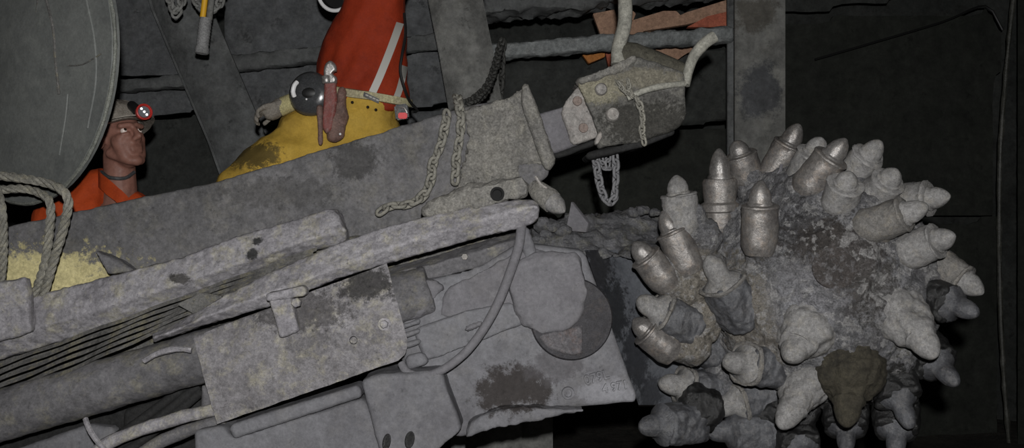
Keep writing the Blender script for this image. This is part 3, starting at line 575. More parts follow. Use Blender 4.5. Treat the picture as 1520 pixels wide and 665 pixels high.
solo('hydraulic_hose', bm, M['cake'], 'dusty hydraulic hose looping down in front of the gearbox', 'hose')
skirt([(766, 338), (784, 334), (800, 384), (782, 392)], 3.14, .05, M['gear'], 'hose_clamp_plate', .006, .002, 16)
# muck heap on top
bm = bmesh.new(); prism(bm, [P(780, 372, 3.28), P(792, 340, 3.32), (P(815, 326, 3.36)), P(850, 330, 3.4), P(890, 322, 3.45), P(930, 318, 3.5), P(965, 318, 3.5), P(1010, 330, 3.5), P(1050, 350, 3.45), P(1040, 382, 3.28), P(868, 380, 3.22)], Vector((0, .35, 0)), .01)
solo('muck_heap', rough(bm, .009, .03, 14, 1, 5), M['heap'], 'loose grey muck heaped on top of the gearbox, left of the teeth', 'muck', kind='stuff', ang=60)
RK = [(806, 334, .03), (822, 338, .022), (836, 343, .024), (812, 350, .022), (800, 356, .02), (838, 360, .016), (955, 312, .02), (940, 316, .018), (972, 316, .018)]
RL = ['largest lump at the left end of the muck heap', 'lump just right of the largest muck lump', 'lump at the foot of the pointed plate', 'lump lying below the largest muck lump', 'lump lowest left beside the hose plate', 'small lump below the pointed plate', 'lump on the muck crest near the teeth, middle one', 'lump on the muck crest near the teeth, left one', 'lump on the muck crest touching the teeth']
for (x, y, r), lb in zip(RK, RL):
    bm = bmesh.new(); bmesh.ops.create_icosphere(bm, subdivisions=3, radius=r, matrix=Matrix.Translation(P(x, y, 3.29 if x < 900 else 3.42))@Matrix.Diagonal((1.15, 1, .8, 1))); solo('muck_lump', jitter(bm, r*.45, 1.3/r*.6), M['heap'], 'grey '+lb, 'lump', 'lumps on the muck heap', ang=60)
bm = bmesh.new(); prism(bm, [P(840, 342, 3.3), P(848, 299, 3.36), P(874, 332, 3.34), P(870, 345, 3.3)], Vector((.01, .03, 0)), .002); solo('pointed_plate', bm, M['cake'], 'small triangular grey plate sticking up from the muck heap', 'plate')

# ------------------------------------------------------------------ cutter head
DC = P(1214, 424, 3.24); DR = .37
head = t = thing('rock_cutter', 'big round cutter head studded with conical picks, caked in grey mud', 'cutter', DC-Vector((0, 0, .5)))
hub = P(1238, 398, 2.9)
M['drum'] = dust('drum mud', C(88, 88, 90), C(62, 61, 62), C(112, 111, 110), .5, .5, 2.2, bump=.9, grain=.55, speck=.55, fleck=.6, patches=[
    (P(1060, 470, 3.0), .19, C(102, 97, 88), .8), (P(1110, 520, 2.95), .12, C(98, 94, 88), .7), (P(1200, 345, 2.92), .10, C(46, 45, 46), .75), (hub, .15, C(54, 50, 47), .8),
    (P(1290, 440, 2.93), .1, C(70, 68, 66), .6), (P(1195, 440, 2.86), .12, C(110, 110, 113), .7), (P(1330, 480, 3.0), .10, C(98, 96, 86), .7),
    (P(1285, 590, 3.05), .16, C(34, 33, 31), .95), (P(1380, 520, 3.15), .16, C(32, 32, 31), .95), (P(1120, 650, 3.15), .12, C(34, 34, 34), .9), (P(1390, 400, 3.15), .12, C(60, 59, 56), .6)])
def sph(x, y, R=DR):
    o = Vector((0, 0, CZ)); d = P(x, y, 1)-o; d.normalize(); oc = o-DC; b = oc.dot(d); c = oc.dot(oc)-R*R; q = b*b-c
    if q < 0: return o+d*(-b)
    return o+d*(-b-math.sqrt(q))
# name, base px, tip px, style, length m, (base depth shift)
PK = [('s', 1070, 338, 1067, 220, .25), ('s', 1108, 262, 1092, 208, .15), ('d', 1014, 333, 1003, 260, .17), ('s', 1020, 392, 983, 313, .2), ('w', 1036, 436, 1004, 366, .19), ('w', 1090, 452, 1050, 380, .2),
      ('s', 1127, 362, 1129, 268, .2), ('s', 1148, 258, 1187, 184, .2), ('s', 1202, 275, 1256, 206, .2), ('d', 1190, 262, 1220, 204, .18), ('d', 1262, 262, 1308, 210, .2), ('d', 1300, 292, 1331, 253, .16),
      ('t', 1292, 335, 1378, 306, .21), ('d', 1330, 300, 1411, 291, .2), ('d', 1350, 372, 1418, 348, .17), ('t', 1388, 388, 1460, 436, .2), ('k', 1385, 440, 1452, 466, .19), ('m', 1340, 466, 1389, 531, .2),
      ('k', 1370, 520, 1421, 571, .2), ('k', 1322, 560, 1352, 636, .2), ('b', 1262, 552, 1256, 634, .2), ('k', 1255, 610, 1256, 672, .17), ('m', 1196, 492, 1170, 534, .17), ('m', 1200, 566, 1158, 636, .21),
      ('w', 1122, 586, 1056, 610, .19), ('w', 1046, 578, 978, 568, .2), ('w', 1134, 543, 1074, 536, .2), ('w', 1058, 520, 996, 498, .19), ('w', 1004, 476, 946, 444, .17), ('s', 990, 516, 940, 474, .16),
      ('s', 985, 414, 941, 360, .17), ('n', 1010, 628, 949, 634, .18), ('n', 1118, 640, 1046, 640, .17), ('k', 1180, 650, 1200, 690, .17), ('k', 1330, 610, 1330, 680, .2), ('d', 1245, 300, 1262, 256, .15)]
NM = {'m': ('pickdust', 'pickdust', 'pickdust'), 's': ('sleeve', 'sleeve', 'pick'), 'd': ('pickdust', 'pickdust', 'pickdust'), 'w': ('holderdark', 'holdertan', 'pickdust'), 't': ('holdertan', 'holdertan', 'pickdust'), 'k': ('black', 'black', 'holderdark'), 'b': ('brown', 'brown', 'brown'), 'n': ('holderdark', 'holderdark', 'holderdark')}
mounds = []
PARTS = []
for i, (st, bx, by, tx, ty, Ln) in enumerate(PK):
    Bp = sph(bx, by)
    rr = math.hypot(bx-1214, by-424)
    if bx < 1030 and rr > 175: Bp = P(bx, by, 3.1)
    Ln *= 1.0
    up_ = .032 if st in 's' else .02 if st in 'dwt' else 0
    Bp = P(bx, by, Bp.y-up_)
    o = Vector((0, 0, CZ)); d = (P(tx, ty, 1)-o).normalized(); s0 = (Bp-o).dot(d); foot = o+d*s0; gap = (foot-Bp).length
    dl = math.sqrt(max(0, Ln*Ln-gap*gap)); back = rr > 195 and ty < 330
    Tp = o+d*(s0-dl*(.1 if back else {'s': .35, 'd': .5, 't': .45, 'w': .6}.get(st, .7)))
    PARTS.append((st, Bp, Tp)); mounds.append(Bp)
bm = bmesh.new(); bmesh.ops.create_icosphere(bm, subdivisions=7, radius=DR, matrix=Matrix.Translation(DC))
hd = (hub-DC).normalized()
for v in bm.verts:
    n = (v.co-DC).normalized(); p = DC+n*DR; h = .018*noise.fractal(p*9, 1, 2, 5)+.009*noise.fractal(p*30, 1, 2, 3)
    for m_ in mounds:
        q = (p-m_).length
        if q < .16: h += .024*math.exp(-(q/.08)**2)
    a = math.acos(max(-1, min(1, n.dot(hd))))*DR
    h += -.016*math.exp(-(a/.075)**4)+.012*math.exp(-((a-.1)/.018)**2)
    v.co = p+n*h
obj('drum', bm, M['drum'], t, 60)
bm = bmesh.new(); ax = Vector((.18, -1, .03)).normalized(); lathe(bm, [(-.06, .2), (-.05, .33), (.1, .33), (.2, .28), (.3, .26), (.3, 0)], DC, -ax, 48)
obj('drum_back', jitter(bm, .004, 20), M['black'], t, 50, 'black rear drum flange')
bm = bmesh.new(); lathe(bm, [(-.04, .062), (.006, .062), (.01, .055), (.012, 0)], DC+hd*(DR-.012), hd, 40); bmesh.ops.triangulate(bm, faces=bm.faces)
obj('hub_cap', jitter(bm, .003, 40), dust('speckled hub', C(58, 54, 52), C(44, 42, 41), C(112, 112, 114), .5, .55, 5, bump=.6, grain=.6), t, 50, 'dark speckled hub cap')
for i, (st, Bp, Tp) in enumerate(PARTS):
    d = Tp-Bp; n = d.length; d = d/n; hm, sm, pm = NM[st]; rnd = random.Random(i)
    inn = (DC-Bp).normalized(); rootp = Bp+inn*.06-d*.02
    bm = bmesh.new(); ph = rnd.uniform(0, 1)
    if st in 'sdt':
        R = .0515*rnd.uniform(.95, 1.06); e = .62
        prof = [(-.03, 0), (-.03, R*.8), (-.012, R*.95), (-.004, R), (n*.3, R*.99), (n*(e-.05), R*.97), (n*(e-.035), R*1.02), (n*(e-.01), R*1.0), (n*e, R*.93), (n*e, 0)]
        if i == 0: prof = [(-.03, 0), (-.03, R*.7), (-.01, R*.9), (n*.20, R*.95), (n*.22, R*1.12), (n*.30, R*1.15), (n*.33, R*.95), (n*.58, R), (n*.62, R*.92), (n*.62, 0)]
        lathe(bm, prof, Bp, d, 28)
        bmesh.ops.subdivide_edges(bm, edges=[q for q in bm.edges if q.calc_length() > .03], cuts=3)
        jitter(bm, .003 if st == 's' else .006, 30, 3)
        hold = obj('pick_sleeve', bm, M[sm], t, 45)
        bm = bmesh.new(); cap(bm, Bp-d*.012+inn*.012, .040, rootp, .07, 12)
        ball(bm, Bp+inn*.035+d*n*.25, .05)
        obj('pick_pedestal', rough(bm, .009, .012, 24, 1), M['drum'] if st != 't' else M['holdertan'], t, 60)
        pr = [(n*(e-.06), .03), (n*(e+.0), .0375), (n*(e+.025), .0375), (n*(e+.05), .0325), (n*.76, .0318), (n*.85, .0265), (n*.92, .019), (n*.97, .011), (n*.995, .005), (n, 0)]
    elif st in 'mb':
        r0 = .088 if st == 'm' else .112
        bm = bmesh.new(); cap(bm, Bp+inn*.03, r0, Bp+d*n*.46, .05, 18); cap(bm, Bp+inn*.05, r0*1.1, Bp+inn*.02, r0, 14)
        hold = obj('pick_holder', rough(bm, .007, .014, 18, 1, 5), M[hm], t, 60)
        pr = [(n*.35, .03), (n*.56, .046), (n*.62, .040), (n*.72, .038), (n*.84, .031), (n*.94, .020), (n*.985, .009), (n, 0)]
    else:
        k = 1.0 if st != 'b' else 1.5
        f = .076*k
        u, v, _ = frame(d)
        sq = []
        for q_, r in ((-.07, f*.9), (-.03, f), (n*.22, f*.97), (n*.36, f*.9), (n*.42, f*.93), (n*.46, f*.86), (n*.48, f*.5)):
            ring = []
            for q in range(24):
                a = 2*PI*q/24+ph; sup = (abs(math.cos(a))**3.6+abs(math.sin(a))**3.6)**(-1/3.6)
                ring.append(Bp+d*q_+(u*math.cos(a)+v*math.sin(a)*.88)*r*sup*.92)
            sq.append(ring)
        loft(bm, sq); bmesh.ops.triangulate(bm, faces=bm.faces)
        hold = obj('pick_holder', rough(bm, .0055, .006 if st != 'b' else .03, 30 if st != 'b' else 12, 1, 4), M[hm], t, 45)
        bm = bmesh.new(); cap(bm, Bp+inn*.03, .05, rootp, .08, 12)
        obj('pick_pedestal', rough(bm, .010, .012, 24, 1), M['black' if st in 'kn' else 'brown' if st == 'b' else 'drum'], t, 60)
        if st == 'w':
            bm = bmesh.new(); c1 = Bp+d*n*.44; pts = []
            for q in range(25):
                a = 2*PI*q/24+ph; sup = (abs(math.cos(a))**3.6+abs(math.sin(a))**3.6)**(-1/3.6); pts.append(c1+(u*math.cos(a)+v*math.sin(a)*.88)*f*.86*sup)
            tube(bm, pts, .007, 6, raw=True); obj('holder_lip', jitter(bm, .003, 40), M['holdertan'], hold, label='tan dusted lip')
        g = 1.0 if st != 'k' else .85
        pr = [(n*.38, .05), (n*.44, .066*g), (n*.50, .052*g), (n*.56, .038*g), (n*.60, .0345*g), (n*.74, .0335*g), (n*.85, .029*g), (n*.94, .020*g), (n*.985, .009), (n, 0)]
    bm = bmesh.new(); lathe(bm, pr, Bp, d, 22); bmesh.ops.subdivide_edges(bm, edges=[e for e in bm.edges if e.calc_length() > .02], cuts=1); jitter(bm, .002, 34, 3)
    obj('cutting_pick', bm, M[pm], hold, 45)
# chain stubs of old wire caught between teeth
for k, (x0, y0, x1, y1) in enumerate([(1146, 240, 1132, 268), (1152, 240, 1140, 272), (1158, 242, 1154, 262)]):
    bm = bmesh.new(); a, b = sph(x0, y0)+Vector((0, -.07, 0)), sph(x1, y1)+Vector((0, -.06, 0)); tube(bm, [a, (a+b)/2+Vector((.004, -.015, 0)), b], .0055, 6); solo('wire_end', bm, M['cake'], ['left wire end caught under the topmost pick', 'middle wire end caught under the topmost pick', 'right wire end caught under the topmost pick'][k], 'wire', 'wire ends caught under the topmost pick')

# ------------------------------------------------------------------ people
def headmesh(bm, X, s=1.0):                 # X maps head space (x right, y forward, z up) to the world
    def c(*p): return X@Vector(p)
    R = X.to_3x3(); sc = R.to_scale()[0]; Rn = R.normalized()
    def b(p, r): ball(bm, c(*p), Vector(r)*sc, Rn, 24)
    def k(p, r, q, r2): cap(bm, c(*p), r*sc, c(*q), r2*sc)
    b((0, -.012, .035), (.076, .097, .088)); b((0, .028, -.035), (.058, .066, .085))
    for e in (-1, 1):
        k((e*.055, .0, -.055), .02, (e*.022, .062, -.1), .02); b((e*.040, .058, -.016), (.024, .020, .022)); k((e*.04, .042, -.02), .029, (e*.03, .048, -.078), .028); k((e*.012, .092, .03), .011, (e*.045, .078, .028), .012)
        b((e*.078, -.012, -.005), (.011, .02, .032)); b((e*.012, .1, -.028), (.009, .011, .009)); k((e*.024, .086, -.003), .009, (e*.042, .078, -.003), .008)
    b((0, .07, -.104), (.026, .022, .02)); k((0, .09, .024), .009, (0, .116, -.02), .0125)
    k((-.02, .086, -.057), .008, (.02, .086, -.057), .008); k((-.017, .084, -.069), .009, (.017, .084, -.069), .009); b((0, .083, -.062), (.012, .013, .014))
    k((0, -.03, -.05), .058, (0, -.065, -.19), .062)
def matf(o, fwd, up):
    f = fwd.normalized(); r = f.cross(up).normalized(); u = r.cross(f); m = Matrix((r, f, u)).transposed().to_4x4(); m.translation = o; return m
def eyes(par, X):
    for e in (-1, 1):
        bm = bmesh.new(); p = X@Vector((e*.032, .0745, .011)); ball(bm, p, .0125); ey = obj('eye', bm, M['eye'], par)
        g = (X.to_3x3()@Vector((.05*0, 1, .25))).normalized(); bm = bmesh.new(); lathe(bm, [(0, .0062), (.0015, .005), (.002, 0)], p+g*.0115, g, 14); obj('iris', bm, M['iris'], ey)
def hardhat(par, X, lampside=True):
    bm = bmesh.new(); rings = []; prof = [(.0, 1.34, .0), (.004, 1.36, 0), (.010, 1.08, 0), (.03, 1.06, 0), (.06, .98, 0), (.085, .82, 0), (.103, .58, 0), (.113, .3, 0), (.116, .02, 0)]
    for z, r, _ in prof:
        rings.append([X@Vector((.093*r*math.cos(a), -.008+.114*r*math.sin(a)*(1.12 if r > 1.2 and math.sin(a) > 0 else 1), .047+z+(.006*math.cos(2*a) if r > 1.2 else 0))) for a in [2*PI*i/40 for i in range(40)]])
    inner = [[X@Vector((.093*r*.95*math.cos(a), -.008+.114*r*.95*math.sin(a), .047+z-.004)) for a in [2*PI*i/40 for i in range(40)]] for z, r, _ in prof[2:][::-1]]
    loft(bm, inner[:0]+rings, caps=False)
    # underside of the brim and the shell
    under = [[X@Vector((.093*r*math.cos(a), -.008+.114*r*math.sin(a), .044+z)) for a in [2*PI*i/40 for i in range(40)]] for z, r in ((0, 1.3), (.004, 1.03), (.06, .93), (.108, .3), (.109, .02))]
    loft(bm, under, caps=False); hat = obj('hard_hat', bm, M['hat'], par, 50)
    bm = bmesh.new()
    for i in (-1, 0, 1):
        tube(bm, [X@Vector((i*.028, -.008+.112*1.05*math.sin(q)*(.98), .05+.115*math.cos(q))) for q in [-1.2+2.4*k/10 for k in range(11)]], .006, 6)
    obj('hat_ridge', bm, M['hat'], hat); return hat
def hand(bm, wrist, along, palm, s=1.0, curl=.5):
    a = along.normalized(); side = a.cross(palm).normalized(); pn = side.cross(a)
    pc = wrist+a*.045*s
    for i in range(4): cap(bm, wrist+side*(i-1.5)*.012*s, .016*s, wrist+a*.085*s+side*(i-1.5)*.019*s, .0125*s)
    for i, ln in enumerate((.07, .08, .075, .058)):
        p = wrist+a*.085*s+side*(i-1.5)*.02*s; ang = 0; ch = [(p, .0105*s)]
        for j in range(3):
            ang += curl*(.5+.25*j); dd = a*math.cos(ang)+pn*math.sin(ang); p = p+dd*ln*s*(.45, .32, .23)[j]; ch.append((p, (.0098, .009, .008)[j]*s))
        chainc(bm, ch)
    th = wrist+a*.02*s-side*.024*s; chainc(bm, [(th, .014*s), (th+(a*.6-side*.7+pn*.25)*.04*s, .012*s), (th+(a*1.1-side*.75+pn*.45)*.065*s, .0095*s)])

# man with helmet, turned to the right, looking up
H1 = P(179, 207, 3.86); X1 = matf(H1, Vector((.79, -.57, .24)), Vector((-.1, .0, 1)))
man = t = thing('person', 'person in scuffed white hard hat and orange jacket, looking up right behind the beam', 'person', Vector((PX(-600, 3.85), 3.98, .0)))
nk = X1@Vector((0, -.065, -.19)); ch = Vector((nk.x-.07, 3.98, nk.z-.20)); pv = Vector((ch.x-.05, 4.04, .92))
shL = Vector((nk.x+.13, 3.99, nk.z-.12)); shR = Vector((nk.x-.26, 3.9, nk.z-.08))
def feet(par, pts, nm='boot'):
    for p in pts:
        bm = bmesh.new(); cap(bm, p+Vector((0, .05, .05)), .05, p+Vector((.03, -.13, .04)), .042); cap(bm, p+Vector((0, .04, .06)), .055, p+Vector((0, .03, .24)), .06)
        bm2 = remesh(bm, .012, 2)
        for v in bm2.verts: v.co.z = max(v.co.z, p.z+.003)
        obj(nm, bm2, M['leather'], par)
bm = bmesh.new(); headmesh(bm, X1); cap(bm, nk, .06, ch, .10); cap(bm, ch, .10, pv, .10)
elL, elR = shL+Vector((.10, -.06, -.27)), shR+Vector((-.05, -.02, -.28)); wrL, wrR = elL+Vector((-.13, -.15, -.16)), elR+Vector((.2, -.12, -.12))
for s_, e_, w_, sd in ((shL, elL, wrL, 1), (shR, elR, wrR, -1)): chainc(bm, [(ch+Vector((0, 0, .1)), .06), (s_, .05), (e_, .04), (w_, .028)]); hand(bm, w_, w_-e_, Vector((0, -.4, -1))*1.0, 1.05, .4)
hips = [pv+Vector((.1, 0, -.03)), pv+Vector((-.1, 0, -.03))]; kn = [h+Vector((.02, -.06, -.40)) for h in hips]; an = [Vector((h.x, 3.98, .1)) for h in hips]
for h, k_, a_ in zip(hips, kn, an): chainc(bm, [(h, .08), (k_, .055), (a_, .045)])
body = obj('body', remesh(bm, .005, 5), M['skin'], t, 80)
eyes(t, X1)
hat1 = hardhat(t, X1@Matrix.Translation((0, 0, -.012))@Matrix.Rotation(.1, 4, 'X'))
lp = P(214, 166, 3.74); ld = Vector((.62, -.76, .1)).normalized(); hb = X1@Vector((0, .11, .10))
bm = bmesh.new(); lathe(bm, [(-.05, .014), (-.04, .02), (-.015, .023), (-.012, .029), (.004, .030), (.006, .0265), (-.004, .022), (-.004, 0)], lp, ld, 28); cl = obj('cap_lamp', bm, M['redp'], hat1, 40, 'red rimmed cap lamp')
bm = bmesh.new(); cap(bm, lp-ld*.035, .02, hb, .018); obj('lamp_bracket', bm, M['blackp'], hat1)
u, v, _ = frame(ld)
bm = bmesh.new(); lathe(bm, [(-.003, .022), (.001, .021), (.0015, 0)], lp, ld, 24); obj('lamp_lens', bm, M['lens'], hat1)
bm = bmesh.new()
for a, b in ((-.010, .012), (.009, -.011), (.0, .0)): lathe(bm, [(0, .0042), (.002, .0038), (.0025, 0)], lp+ld*.0012+u*a+v*b*.9, ld, 10)
obj('lamp_leds', bm, M['led'], hat1, label='lit white lamp spots')
bm = bmesh.new(); cap(bm, ch+Vector((0, .0, .02)), .165, pv+Vector((0, 0, .02)), .16); chainc(bm, [(ch+Vector((.0, 0, .12)), .11), (shL, .078), (elL, .068), (wrL-(wrL-elL)*.12, .052)]); chainc(bm, [(ch+Vector((0, 0, .1)), .11), (shR, .08), (elR, .068), (wrR-(wrR-elR)*.12, .052)])
cap(bm, nk+Vector((-.035, .04, -.0)), .08, ch, .12); cap(bm, nk+Vector((-.085, .03, .03)), .06, shR, .085); cap(bm, nk+Vector((.05, .02, -.05)), .055, shL, .07)
jk = obj('jacket', jitter(remesh(bm, .011, 3), .016, 9, 3), M['orange'], t, 80)
bm = bmesh.new()
f1 = (X1.to_3x3()@Vector((0, 1, -.3))).normalized()
col0 = nk+Vector((-.005, .0, .02))
for sgn in (-1, 1):                     # collar flaps
    q = [col0+Vector((-.075, .05, .045)), col0+Vector((-.06*1, -.045 if sgn < 0 else .075, .03)), col0+Vector((.03, -.085 if sgn < 0 else .04, -.035)), col0+Vector((.075, -.06 if sgn < 0 else -.01, -.09))]
    path = spline(q, .012); loft(bm, [[p+Vector((0, 0, .028)), p+Vector((.006, -.01, .028)), p+Vector((.006, -.014, -.035)), p+Vector((0, 0, -.035))] for p in path])
obj('collar', jitter(bm, .004, 20), M['orange'], jk)
bm = bmesh.new(); p0 = nk+Vector((.03, -.07, .035)); tube(bm, [nk+Vector((-.055, -.045, .075)), nk+Vector((-.01, -.078, .052)), nk+Vector((.04, -.06, .05)), nk+Vector((.06, -.02, .075))], .007, 8); obj('neck_cord', bm, M['smoke'], jk, label='dark cord round the neck')
bm = bmesh.new(); ball(bm, pv, (.18, .14, .13))
for h, k_, a_ in zip(hips, kn, an): chainc(bm, [(h, .115), (k_, .085), (a_+Vector((0, 0, .06)), .085)])
obj('trousers', jitter(remesh(bm, .014, 2), .012, 8, 3), M['orange'], t, 80); feet(t, [Vector((a.x, a.y, 0)) for a in an])

# man in red jacket and yellow trousers, standing on a deck behind the beam
man2 = t = thing('person', 'person in red jacket with silver stripes and yellow trousers, head out of frame', 'person', P(540, 500, 4.15))
Y2 = 4.15; dz = P(540, 505, Y2).z
RW = [(-72, 556, 70, .12), (-45, 555, 66, .13), (-15, 556, 50, .135), (0, 555, 46, .135), (20, 551, 51, .135), (40, 546, 57, .135), (60, 542, 63, .135), (80, 540.5, 65, .14), (100, 539, 67, .14), (120, 537.5, 69, .14), (140, 536, 70, .14), (158, 536, 69, .135)]
def rowat(y):
    for a, b in zip(RW, RW[1:]):
        if a[0] <= y <= b[0]:
            q = (y-a[0])/(b[0]-a[0]); return [a[i]+(b[i]-a[i])*q for i in range(4)]
    return RW[-1] if y > 0 else RW[0]
def tilt(y): return max(0, min(1, (y-60)/60))*13
def jpt(y, a, off=0):
    _, cx, hw, hd = rowat(y); ca = math.cos(a); sa = math.sin(a)
    sg = lambda q: math.copysign(abs(q)**.85, q)
    return P(cx+(hw+off/Y2*F)*sg(ca), y+tilt(y)*ca, Y2-(hd+off)*sg(sa))
bm = bmesh.new(); loft(bm, [[jpt(y, 2*PI*i/64) for i in range(64)] for y in range(-72, 160, 4)])
sh = [P(498, -58, Y2), P(610, -58, Y2)]; el = [sh[0]+Vector((-.16, -.05, .2)), sh[1]+Vector((.16, -.1, .2))]; wr = [el[0]+Vector((.05, -.1, .25)), el[1]+Vector((-.02, -.12, .25))]
bmj = bmesh.new(); bmj.from_mesh(bpy.data.meshes.new('e'))
for s_, e_, w_ in zip(sh, el, wr): chainc(bm, [(s_, .085), (e_, .07), (w_, .055)])
bmj = remesh(bm, .010, 2); bmj.normal_update()
for v in bmj.verts:
    p = v.co; q = noise.noise(Vector((p.x*16-p.z*9, p.y*5, p.z*4+p.x*5)))*.012+noise.fractal(p*11, 1, 2, 3)*.006; v.co = p+v.normal*q
jk = obj('jacket', bmj, M['red'], t, 80)
def onfront(x, y, off=.012):
    _, cx, hw, hd = rowat(y); 
    for _i in range(3):
        s_ = max(-.985, min(.985, (x-cx)/hw)); yy = y-tilt(y)*s_
        _, cx, hw, hd = rowat(yy)
    s_ = max(-.985, min(.985, (x-cx)/hw)); c_ = math.copysign(abs(s_)**(1/.85), s_); sa = math.sqrt(max(0, 1-c_*c_))**.85
    return P(x, y, Y2-(hd+off)*sa)
for pts, w_ in (([(594, 34), (584, 62), (574, 88), (563, 115), (553, 137)], 5.5), ([(601, 98), (597, 118), (592, 136), (586, 151)], 4.5)):
    bm = bmesh.new(); rg = []
    pt = [Vector((x, y, 0)) for x, y in pts]; sp = spline(pt, 4)
    for p in sp: rg.append([onfront(p.x-w_, p.y-1.5, .014), onfront(p.x+w_, p.y+1.5, .014), onfront(p.x+w_, p.y+1.5, .004), onfront(p.x-w_, p.y-1.5, .004)])
    loft(bm, rg); obj('reflective_stripe', bm, M['silver'], jk, label='silver reflective stripe')
bm = bmesh.new(); loft(bm, [[jpt(y, 2*PI*i/64, o_) for i in range(64)] for y, o_ in ((134, .004), (135, .018), (146, .020), (147, .004))]); 
blt = obj('belt', bm, M['belt'], t, 50, 'dusty webbing belt')
bm = bmesh.new(); rg = []
for k in range(9):
    x = 540+k*2.9; y = 136+k*1.35; rg.append([onfront(x, y, .026), onfront(x-1, y+7, .026), onfront(x-1, y+7, .012), onfront(x, y, .012)])
loft(bm, rg); bp = obj('belt_plate', bm, M['blackp'], t, 40, 'small dark plate on the belt')
bm = bmesh.new(); 
for k in (0, 1, 2, 3): cap(bm, onfront(543.5+k*5.2, 141+k*2.4, .028), .004, onfront(546+k*5.2, 142+k*2.4, .028), .004)
obj('plate_mark', bm, M['silver'], bp)
# trousers
hipL, hipR = P(478, 205, Y2), P(548, 206, Y2-.0); kL = P(362, 312, Y2-.18); aL = Vector((kL.x-.03, Y2+.12, dz+.12)); kR = Vector((hipR.x+.02, Y2-.05, dz+.48)); aR = Vector((hipR.x+.03, Y2+.03, dz+.12))
bm = bmesh.new(); loft(bm, [[jpt(y, 2*PI*i/48, o_)+Vector((0, 0, 0)) for i in range(48)] for y, o_ in ((142, .004), (158, .006))])
ball(bm, P(512, 186, Y2), (.205, .15, .145)); ball(bm, P(458, 196, Y2-.02), (.13, .14, .12)); ball(bm, P(560, 186, Y2-.01), (.085, .12, .12)); chainc(bm, [(hipL, .15), (kL, .125), (aL, .095)]); chainc(bm, [(hipR, .14), (kR, .105), (aR, .1)])
cap(bm, P(452, 182, Y2), .075, P(500, 180, Y2), .09); cap(bm, P(420, 240, Y2-.1), .135, P(356, 292, Y2-.17), .115)
b2 = remesh(bm, .010, 3); b2.normal_update()
for v in b2.verts:
    p = v.co; q = noise.noise(Vector((p.x*7+p.z*14, p.y*5, p.z*9-p.x*8)))*.014+noise.fractal(p*12, 1, 2, 3)*.005; v.co = p+v.normal*q
tr = obj('trousers', b2, M['yellow'], t, 80)
for x, y in ((523, 152), (546, 159), (558, 163)):
    bm = bmesh.new(); p = P(x, y, Y2-.15); ball(bm, Vector((p.x, p.y, p.z)), (.006, .012, .006)); obj('trouser_stud', bm, M['blackp'], tr)
bm = bmesh.new()
H2 = P(566, -122, Y2-.05); X2 = matf(H2, Vector((.4, .85, .3)), Vector((0, 0, 1))); headmesh(bm, X2)
cap(bm, X2@Vector((0, -.065, -.19)), .062, P(548, -20, Y2), .10); cap(bm, P(548, -20, Y2), .10, P(530, 170, Y2), .10)
for s_, e_, w_ in zip(sh, el, wr): chainc(bm, [(P(556, -50, Y2), .07), (s_, .055), (e_, .042), (w_, .028)]); hand(bm, w_, w_-e_, Vector((0, -1, .2)), 1.05, .6)
for h, k_, a_ in ((hipL, kL, aL), (hipR, kR, aR)): chainc(bm, [(P(512, 190, Y2), .09), (h, .085), (k_, .06), (a_, .045)])
obj('body', remesh(bm, .007, 2), M['skin'], t, 80); eyes(t, X2); hardhat(t, X2); feet(t, [Vector((aL.x, aL.y, dz)), Vector((aR.x, aR.y, dz))])
bm = bmesh.new(); box(bm, Vector((-.68, 4.33, dz-.03)), Vector((.52, 0, 0)), Vector((0, .25, 0)), Vector((0, 0, .03)), .006)
for sx in (-1, 1):
    for sy in (-1, 1): box(bm, Vector((-.68+sx*.46, 4.33+sy*.2, (dz-.06)/2)), Vector((.03, 0, 0)), Vector((0, .03, 0)), Vector((0, 0, (dz-.06)/2)), .003)
solo('work_deck', bm, M['arch'], 'low steel work deck under the boots of the person in yellow trousers', 'deck')
# things hung on the belt
t = thing('pipe_wrench', 'worn red pipe wrench hanging upright in the pouch at the belt', 'wrench', P(487, 190, 3.93)); YW = 3.93
bm = pp([(477, 188), (481, 120), (489, 121), (499, 120), (500, 150), (494, 190), (484, 200)], YW, .022, .005); obj('handle', rough(bm, .006, .002, 30), M['wrenchred'], t, 60)
bm = pp([(479, 124), (480, 100), (484, 92), (490, 88), (498, 95), (500, 106), (494, 104), (489, 107), (492, 112), (499, 112), (499, 124)], YW-.006, .034, .005); obj('jaw', rough(bm, .005, .002, 30), M['steel'], t, 60, 'grey steel jaw')
bm = bmesh.new(); lathe(bm, [(-.004, 0), (-.004, .016), (.0, .019), (.022, .019), (.026, .016), (.026, 0)], P(484, 114, YW+.005), Vector((.15, 0, -1)), 20); obj('adjusting_nut', bm, M['steel'], t)
t = thing('tool_pouch', 'dark leather pouch holding the pipe wrench against the yellow trousers', 'pouch', P(495, 212, 3.95))
bm = bmesh.new(); ball(bm, P(499, 182, 3.97), (.042, .03, .08)); cap(bm, P(507, 134, 3.98), .018, P(503, 180, 3.97), .038); cap(bm, P(495, 176, 3.97), .040, P(496, 200, 3.97), .032)
obj('pouch_body', jitter(remesh(bm, .006, 2), .006, 22, 3), M['leather'], t, 80)
bm = bmesh.new(); cap(bm, P(475, 160, 3.93), .013, P(476, 213, 3.93), .010); obj('strap', jitter(remesh(bm, .005, 1), .003, 24), M['leather'], t, 80)
bm = bmesh.new(); ball(bm, P(505, 199, 3.935), .005); obj('rivet', bm, M['white'], t)
t = thing('face_shield', 'round dark smoky plastic shield hanging at the belt left of the wrench', 'shield', P(457, 168, 3.96))
bm = bmesh.new(); cs = P(460, 139, 3.98); dd = Vector((-.2, -1, .05)).normalized(); lathe(bm, [(-.03, .05), (-.02, .086), (0, .088), (.016, .074), (.026, .045), (.03, .0)], cs, dd, 40, sx=1, sy=1); obj('shell', bm, M['smoke'], t, 50)
